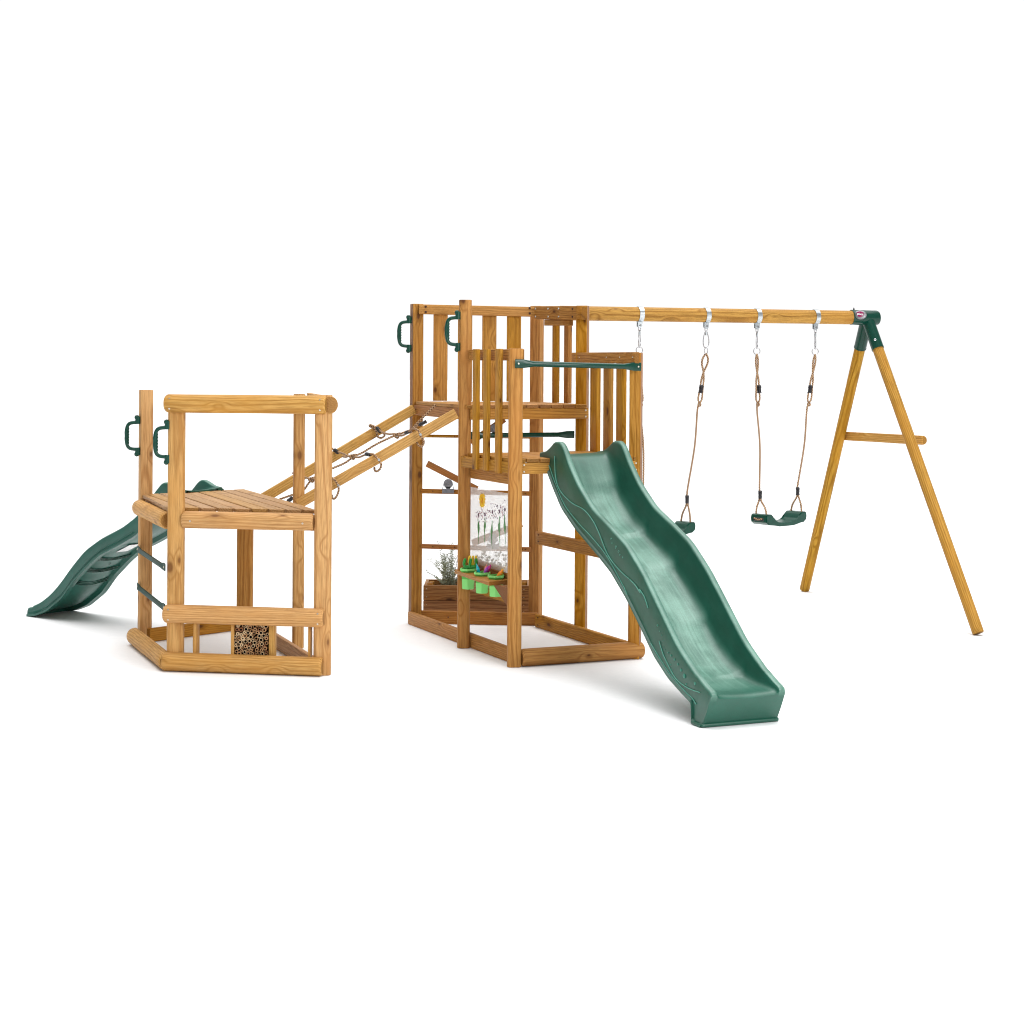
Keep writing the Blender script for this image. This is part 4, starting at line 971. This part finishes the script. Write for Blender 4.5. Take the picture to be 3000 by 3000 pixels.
# ================================================================ slides
def lerp(tab, t):
    if t <= tab[0][0]: return tab[0][1]
    for (a, va), (b, vb) in zip(tab, tab[1:]):
        if t <= b: return va+(vb-va)*(t-a)/(b-a)
    return tab[-1][1]
def smooth_tab(tab, t, w):
    return sum(lerp(tab, t+w*k)*c for k, c in ((-1, .12), (-.5, .23), (0, .3), (.5, .23), (1, .12)))
def slide(name, label, P0, ax, wv, Wd, t0, top, bot, bed, foot, mat, fil=.075, shell=.012, extra_t=.0, lipz=.0):
    P0, ax, wv = V((P0[0], P0[1], 0)), V((ax[0], ax[1], 0)).normalized(), V((wv[0], wv[1], 0)).normalized()
    t_ = thing(name, P0, label, 'slide')
    M = Matrix((ax, wv, ax.cross(wv))).transposed().to_4x4()
    zs_ = 1 if M[2][2] > 0 else -1
    b = bmesh.new()
    def wp(t, w, z): return P0+ax*t+wv*w+V((0, 0, z))
    st = []; n = 96; tend = foot[0][0]
    for i in range(n+1):
        t = t0+(tend-t0)*i/n; sp_ = .05 if t > t0+.3 else .022
        st.append((t, smooth_tab(top, t, sp_), t, smooth_tab(bot, t, .03), smooth_tab(bed, t, .04)))
    st[-1] = foot[0]; st += foot[1:]
    rings = []; lw = b.verts.layers.float.new('sheen'); lr = b.verts.layers.float_vector.new('run')
    for i, (tt, zt, tb, zb, zd) in enumerate(st):
        zd = min(zd, zt-.004); hh_ = max(zt-zd, .001)
        q = min(1, hh_/.15)
        ph = (tt-t0); wave = ((ph/.37+.15) % 1.)**1.5
        fl_ = (fil*.75+.06*wave)*(.35+.65*q)
        zd += .007*(wave-.5)*min(1, max(0, (ph-.1)/.2))*max(0, min(1, (-tt-.1)/.3))
        def tz(z):  # t slides from top to bottom station
            return tt if zt-zb < 1e-4 else tb+(tt-tb)*max(0, min(1, (z-zb)/(zt-zb)))
        lip = .010
        half = [(-lip, zb), (-lip, zb+.014), (0, zb+.020), (.004, (zb+zt)/2), (.002, zt-.012), (.006, zt-.003), (.013, zt), (.030, zt), (.037, zt-.004*q-.0005), (.041, zt-.014*q-.001),
                (.044+.004*q, zd+hh_*.55), (.047+.008*q, zd+hh_*.26), (.047+fl_*.35, zd+hh_*.09), (.047+fl_*.7, zd+hh_*.02), (.047+fl_*1.1, zd-.001)]
        prof_ = list(half)
        for k_ in range(1, 6):
            w_ = half[-1][0]+(Wd-2*half[-1][0])*k_/6; prof_.append((w_, zd-.001-.005*math.sin(math.pi*k_/6)))
        prof_ += [(Wd-w_, z) for w_, z in half[::-1]]
        und = [(Wd-.006+lip*.3, zb), (Wd-.012, zb+.004), (Wd-.034, max(zb+.002, min(zd-shell-.001, zb+.05)) if False else zb+.003), (Wd-.05, max(zb+.004, zd-shell+.01)), (Wd-.09, max(zb+.005, zd-shell)),
               (Wd/2, max(zb+.006, zd-shell-.004)), (.09, max(zb+.005, zd-shell)), (.05, max(zb+.004, zd-shell+.01)), (.034, zb+.003), (.012, zb+.004), (.006-lip*.3, zb)]
        prof_ += und
        vs_ = [b.verts.new(wp(tz(z), w_, z)) for w_, z in prof_]; nT_ = len(prof_)-11
        for j, (v, (w_, z)) in enumerate(zip(vs_, prof_)):
            v[lr] = (tt, w_+(.3 if j >= nT_ else 0), 0)
            if 11 <= j < nT_-11: v[lw] = max(0, min(1, (min(w_, Wd-w_)-.06)/.06))*min(1, max(0, (ph-.15)/.2))*max(0, min(1, (-tt+.05)/.25))  # painted sheen mask, full along the middle of the bed
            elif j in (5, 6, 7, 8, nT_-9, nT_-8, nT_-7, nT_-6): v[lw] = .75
        rings.append(vs_)
    m_ = len(rings[0])
    for r0, r1_ in zip(rings, rings[1:]):
        for i in range(m_): b.faces.new((r0[i], r0[(i+1) % m_], r1_[(i+1) % m_], r1_[i]))
    b.faces.new(rings[0][::-1])
    ttL, zL, tbL = st[-1][0], st[-1][1], st[-1][2]; nT = m_-11; lastr = rings[-1]
    loc = []
    for v in lastr[:nT]:
        d_ = v.co-P0; loc.append((d_.dot(ax), d_.dot(wv), d_.z))
    prev = lastr[:nT]
    for q_ in (.2, .5, .8, 1.):
        row = []
        for (a_, w_, z_0) in loc:
            z_1 = z_0*(1-q_); bul = .004*math.sin(math.pi*q_)
            row.append(b.verts.new(wp(a_+(tbL-a_)*q_+bul*(1 if z_0 > .03 else 0), w_, max(z_1, .0))))
        for i in range(nT-1): b.faces.new((prev[i], prev[i+1], row[i+1], row[i]))
        prev = row
    o = mesh_obj('slide_chute', b, mat, t_, None, 50)
    # local frame along the run so that the painted sheen streaks run with it
    return t_, o, wp
ax1, wv1 = (.385, -.923), (.923, .385); S0 = (.933, 8.5)
top1 = [(-1.985, 1.263), (-1.90, 1.275), (-1.83, 1.305), (-1.775, 1.338), (-1.71, 1.34), (-1.66, 1.33), (-1.58, 1.225), (-1.44, 1.10), (-1.25, .982), (-1.04, .907), (-.824, .822), (-.617, .687), (-.45, .549), (-.236, .370), (-.052, .262), (.13, .196)]
bot1 = [(-1.985, 1.205), (-1.905, 1.205), (-1.80, 1.105), (-1.775, 1.076), (-1.635, .951), (-1.435, .845), (-1.175, .742), (-.975, .655), (-.78, .533), (-.612, .404), (-.448, .271), (-.293, .187), (-.143, .134), (-.045, .103)]
bed1 = [(-1.985, 1.258), (-1.85, 1.258), (-1.80, 1.235), (-1.745, 1.155), (-1.635, 1.01), (-1.435, .872), (-1.235, .795), (-.975, .685), (-.78, .566), (-.612, .44), (-.448, .31), (-.293, .225), (-.143, .182), (-.03, .168), (.13, .172)]
foot1 = [(-.055, .265, -.055, .104, .172), (-.035, .255, -.048, .07, .170), (-.02, .25, -.045, .012, .169), (.03, .228, -.02, .0, .168), (.075, .208, .0, .0, .168), (.11, .196, .02, .0, .167), (.128, .186, .032, .0, .162), (.134, .172, .04, .0, .152)]
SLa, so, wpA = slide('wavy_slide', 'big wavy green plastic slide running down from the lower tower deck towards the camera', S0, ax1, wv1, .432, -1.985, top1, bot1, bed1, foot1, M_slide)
# toe lip along the foot
pts = [wpA(-.045, -.002, .011), wpA(.015, -.002, .011), wpA(.040, .006, .011), wpA(.048, .035, .011), wpA(.048, .397, .011), wpA(.040, .426, .011), wpA(.015, .434, .011), wpA(-.04, .434, .011)]
tube('toe_lip', pts, .0110, M_slide, SLa, 8, 5)
A_, B_ = V((S0[0], S0[1], 0)), V((S0[0], S0[1], 0))+V((ax1[0], ax1[1], 0))
def R7(x, y): return 1550+x/3.864, 1250+y/3.864
def R8(x, y): return 1800+x/3.513, 1650+y/3.513
nA = V((-wv1[0], -wv1[1], 0)).normalized()
def side_line(name, pix, r=.0028):
    P = [pl(x, y, A_, B_)+nA*.0005 for x, y in pix]; tube(name, P, r, M_hi, SLa, 6, 6)
side_line('moulded_line', [R7(*p) for p in ((290, 330), (300, 560), (350, 720), (480, 860), (620, 940), (720, 1060), (790, 1200), (860, 1380), (930, 1510), (1040, 1640), (1130, 1720))])
side_line('moulded_line', [R7(*p) for p in ((1140, 1730), (1200, 1790), (1260, 1880))]+[R8(*p) for p in ((260, 270), (310, 350), (345, 460))])
side_line('moulded_line', [R8(*p) for p in ((460, 800), (500, 930), (560, 1060), (640, 1195), (760, 1285), (880, 1330))], .0024)
side_line('moulded_line', [R7(*p) for p in ((175, 385), (225, 440), (290, 620), (400, 880), (560, 1090), (700, 1240), (850, 1420), (960, 1600), (1080, 1830))]+[R8(*p) for p in ((100, 250), (220, 530), (300, 690), (420, 900), (560, 1120), (700, 1290), (800, 1390), (838, 1450))], .0026)
b = bmesh.new()
for x, y, r in ((480, 740, 8), (500, 797, 5), (515, 890, 6), (550, 920, 10), (580, 950, 12), (615, 990, 13), (650, 1040, 14), (682, 1100, 17), (716, 1160, 25), (575, 1045, 9), (590, 1095, 8), (735, 1245, 12), (825, 1238, 18), (440, 640, 12), (465, 700, 8), (520, 1000, 6), (500, 855, 5)):
    c = pl(*R8(x, y), A_, B_)+nA*-.0015; rw = r/3.513/565
    s_ = bmesh.ops.create_uvsphere(b, u_segments=14, v_segments=8, radius=rw)
    Mx = Matrix((V((ax1[0], ax1[1], 0)).normalized(), V((0, 0, 1)), nA)).transposed()
    for v in s_['verts']: v.co = c+Mx @ V((v.co.x, v.co.y, v.co.z*.45))
mesh_obj('moulded_bubbles', b, M_bub, SLa, None, 60)
b = bmesh.new()
for x, y, r in ((985, 1365, 17), (1015, 1415, 15), (1030, 1450, 9), (930, 1270, 10), (1060, 1480, 8), (940, 1320, 7)):
    c = pl(*R7(x, y), A_, B_)+nA*.0006; P = [c+V((ax1[0], ax1[1], 0)).normalized()*math.cos(a)*r/3.864/520+V((0, 0, math.sin(a)*r/3.864/520)) for a in [i*.55 for i in range(9)]]; tube_bm(P, .0011, 5, bm=b)
mesh_obj('moulded_rings', b, M_hi, SLa, None, 60)
# rear slide
Q0 = on(84, 1806); ax2 = (-.8, .6); wv2 = (.6, .8)
top2 = [(-1.56, .965), (-1.50, .975), (-1.455, .995), (-1.41, 1.012), (-1.367, 1.003), (-1.273, .914), (-1.135, .778), (-.985, .690), (-.76, .597), (-.596, .506), (-.447, .374), (-.344, .268), (-.23, .173), (-.104, .1), (.02, .059)]
bot2 = [(-1.56, .935), (-1.48, .93), (-1.40, .87), (-1.25, .73), (-1.118, .637), (-.942, .557), (-.771, .488), (-.643, .404), (-.486, .28), (-.373, .161), (-.202, .053), (-.076, .011), (0, .0)]
bed2 = [(-1.56, .962), (-1.48, .957), (-1.40, .90), (-1.25, .77), (-1.118, .672), (-.942, .59), (-.771, .522), (-.643, .438), (-.486, .312), (-.373, .200), (-.202, .09), (-.076, .05), (.02, .047)]
foot2 = [(-.03, .068, -.03, .003, .048), (.0, .064, -.01, .0, .048), (.016, .058, .006, .0, .047), (.02, .05, .012, .0, .043)]
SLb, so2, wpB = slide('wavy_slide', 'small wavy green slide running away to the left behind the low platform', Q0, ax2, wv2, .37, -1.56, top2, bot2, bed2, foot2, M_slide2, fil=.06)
for tc_ in (-.70, -.585, -.475):                     # moulded ribs under the chute
    for k_ in range(3):
        P = []
        for i in range(15):
            w_ = .05+.27*i/14; t_ = tc_+.012*k_+.018*math.sin(math.pi*i/14)
            z = lerp(bed2, t_)-.012-.006; P.append(wpB(t_, w_, z))
        mesh_obj('under_rib', tube_bm(P, .0035, 6), M_gplas, SLb, None, 60)
for t_, w_ in ((-.23, .18), (-.62, .2), (-.83, .2)):
    z = lerp(bed2, t_)-.020; mesh_obj('moulded_mark', tube_bm([wpB(t_+.008*math.cos(a), w_+.012*math.sin(a), z+(lerp(bed2, t_+.008*math.cos(a))-lerp(bed2, t_))) for a in (0, .8, 1.6, 2.4, 3.2, 4.)], .0012, 5), M_gplas, SLb, None, 60)
b = bmesh.new()
q4 = [wpB(t_, w_, lerp(bed2, t_)-.021) for t_, w_ in ((-.90, .14), (-.90, .24), (-.76, .24), (-.76, .14))]
b.faces.new([b.verts.new(p) for p in q4]); mesh_obj('sticker', b, M_white, SLb, None, 0)
P = [wpB(t_, -.006, lerp(bot2, t_)+.035) for t_ in [-1.1+.05*i for i in range(22)]]
tube('moulded_line', P, .003, M_slide2, SLb, 6, 3)
# ================================================================ camera, light, world
cam = bpy.data.cameras.new('camera'); co = bpy.data.objects.new('camera', cam); COL.objects.link(co)
cam.sensor_width = 36; cam.sensor_fit = 'HORIZONTAL'; cam.lens = F/3000*36; cam.shift_y = -(1500-YH)/3000; cam.clip_end = 500
co.location = (0, 0, HC)
co.rotation_mode = 'QUATERNION'
co.rotation_quaternion = (Matrix.Rotation(math.pi/2, 4, 'X') @ Matrix.Rotation(RO, 4, 'Z')).to_quaternion()
sc.camera = co
w = bpy.data.worlds.new('World'); sc.world = w; w.use_nodes = True; t = w.node_tree; t.nodes.clear(); k = N(t)
g = k.n('ShaderNodeNewGeometry'); s_ = k.n('ShaderNodeSeparateXYZ'); tcw = k.n('ShaderNodeTexCoord'); k.lk(tcw.outputs['Generated'], s_.inputs[0])
hl = k.m('SQRT', k.m('ADD', k.m('MULTIPLY', s_.outputs[0], s_.outputs[0]), k.m('MULTIPLY', s_.outputs[1], s_.outputs[1])))
az = k.m('DIVIDE', s_.outputs[1], k.m('MAXIMUM', hl, .001))          # white backdrop straight ahead, open studio at the sides
st_ = k.m('ADD', k.ramp(az, .45, .80, .36, 1.06), k.ramp(s_.outputs[2], .72, .96, 0., 3.4))
bgn = k.n('ShaderNodeBackground'); bgn.inputs[0].default_value = (1, 1, 1, 1); k.lk(st_, bgn.inputs[1])
ow = k.n('ShaderNodeOutputWorld'); k.lk(bgn.outputs[0], ow.inputs[0])
def area(name, loc, target, size, energy):
    l = bpy.data.lights.new(name, 'AREA'); l.shape = 'RECTANGLE'; l.size, l.size_y = size; l.energy = energy
    o = bpy.data.objects.new(name, l); COL.objects.link(o); o.location = loc
    o.rotation_mode = 'QUATERNION'; o.rotation_quaternion = (V(target)-V(loc)).to_track_quat('-Z', 'Y'); return o
area('overhead_softbox', (1.5, 11.5, 7.0), (0, 10.8, 0), (7, 4), 120)
area('key_softbox', (4.5, 3.0, 4.2), (0, 10.8, .8), (4.5, 3.5), 470)
sc.cycles.filter_width = 1.15
sc.view_settings.view_transform = 'Standard'; sc.view_settings.look = 'None'; sc.view_settings.gamma = 1; sc.view_settings.exposure = 0
sc.view_settings.use_curve_mapping = False
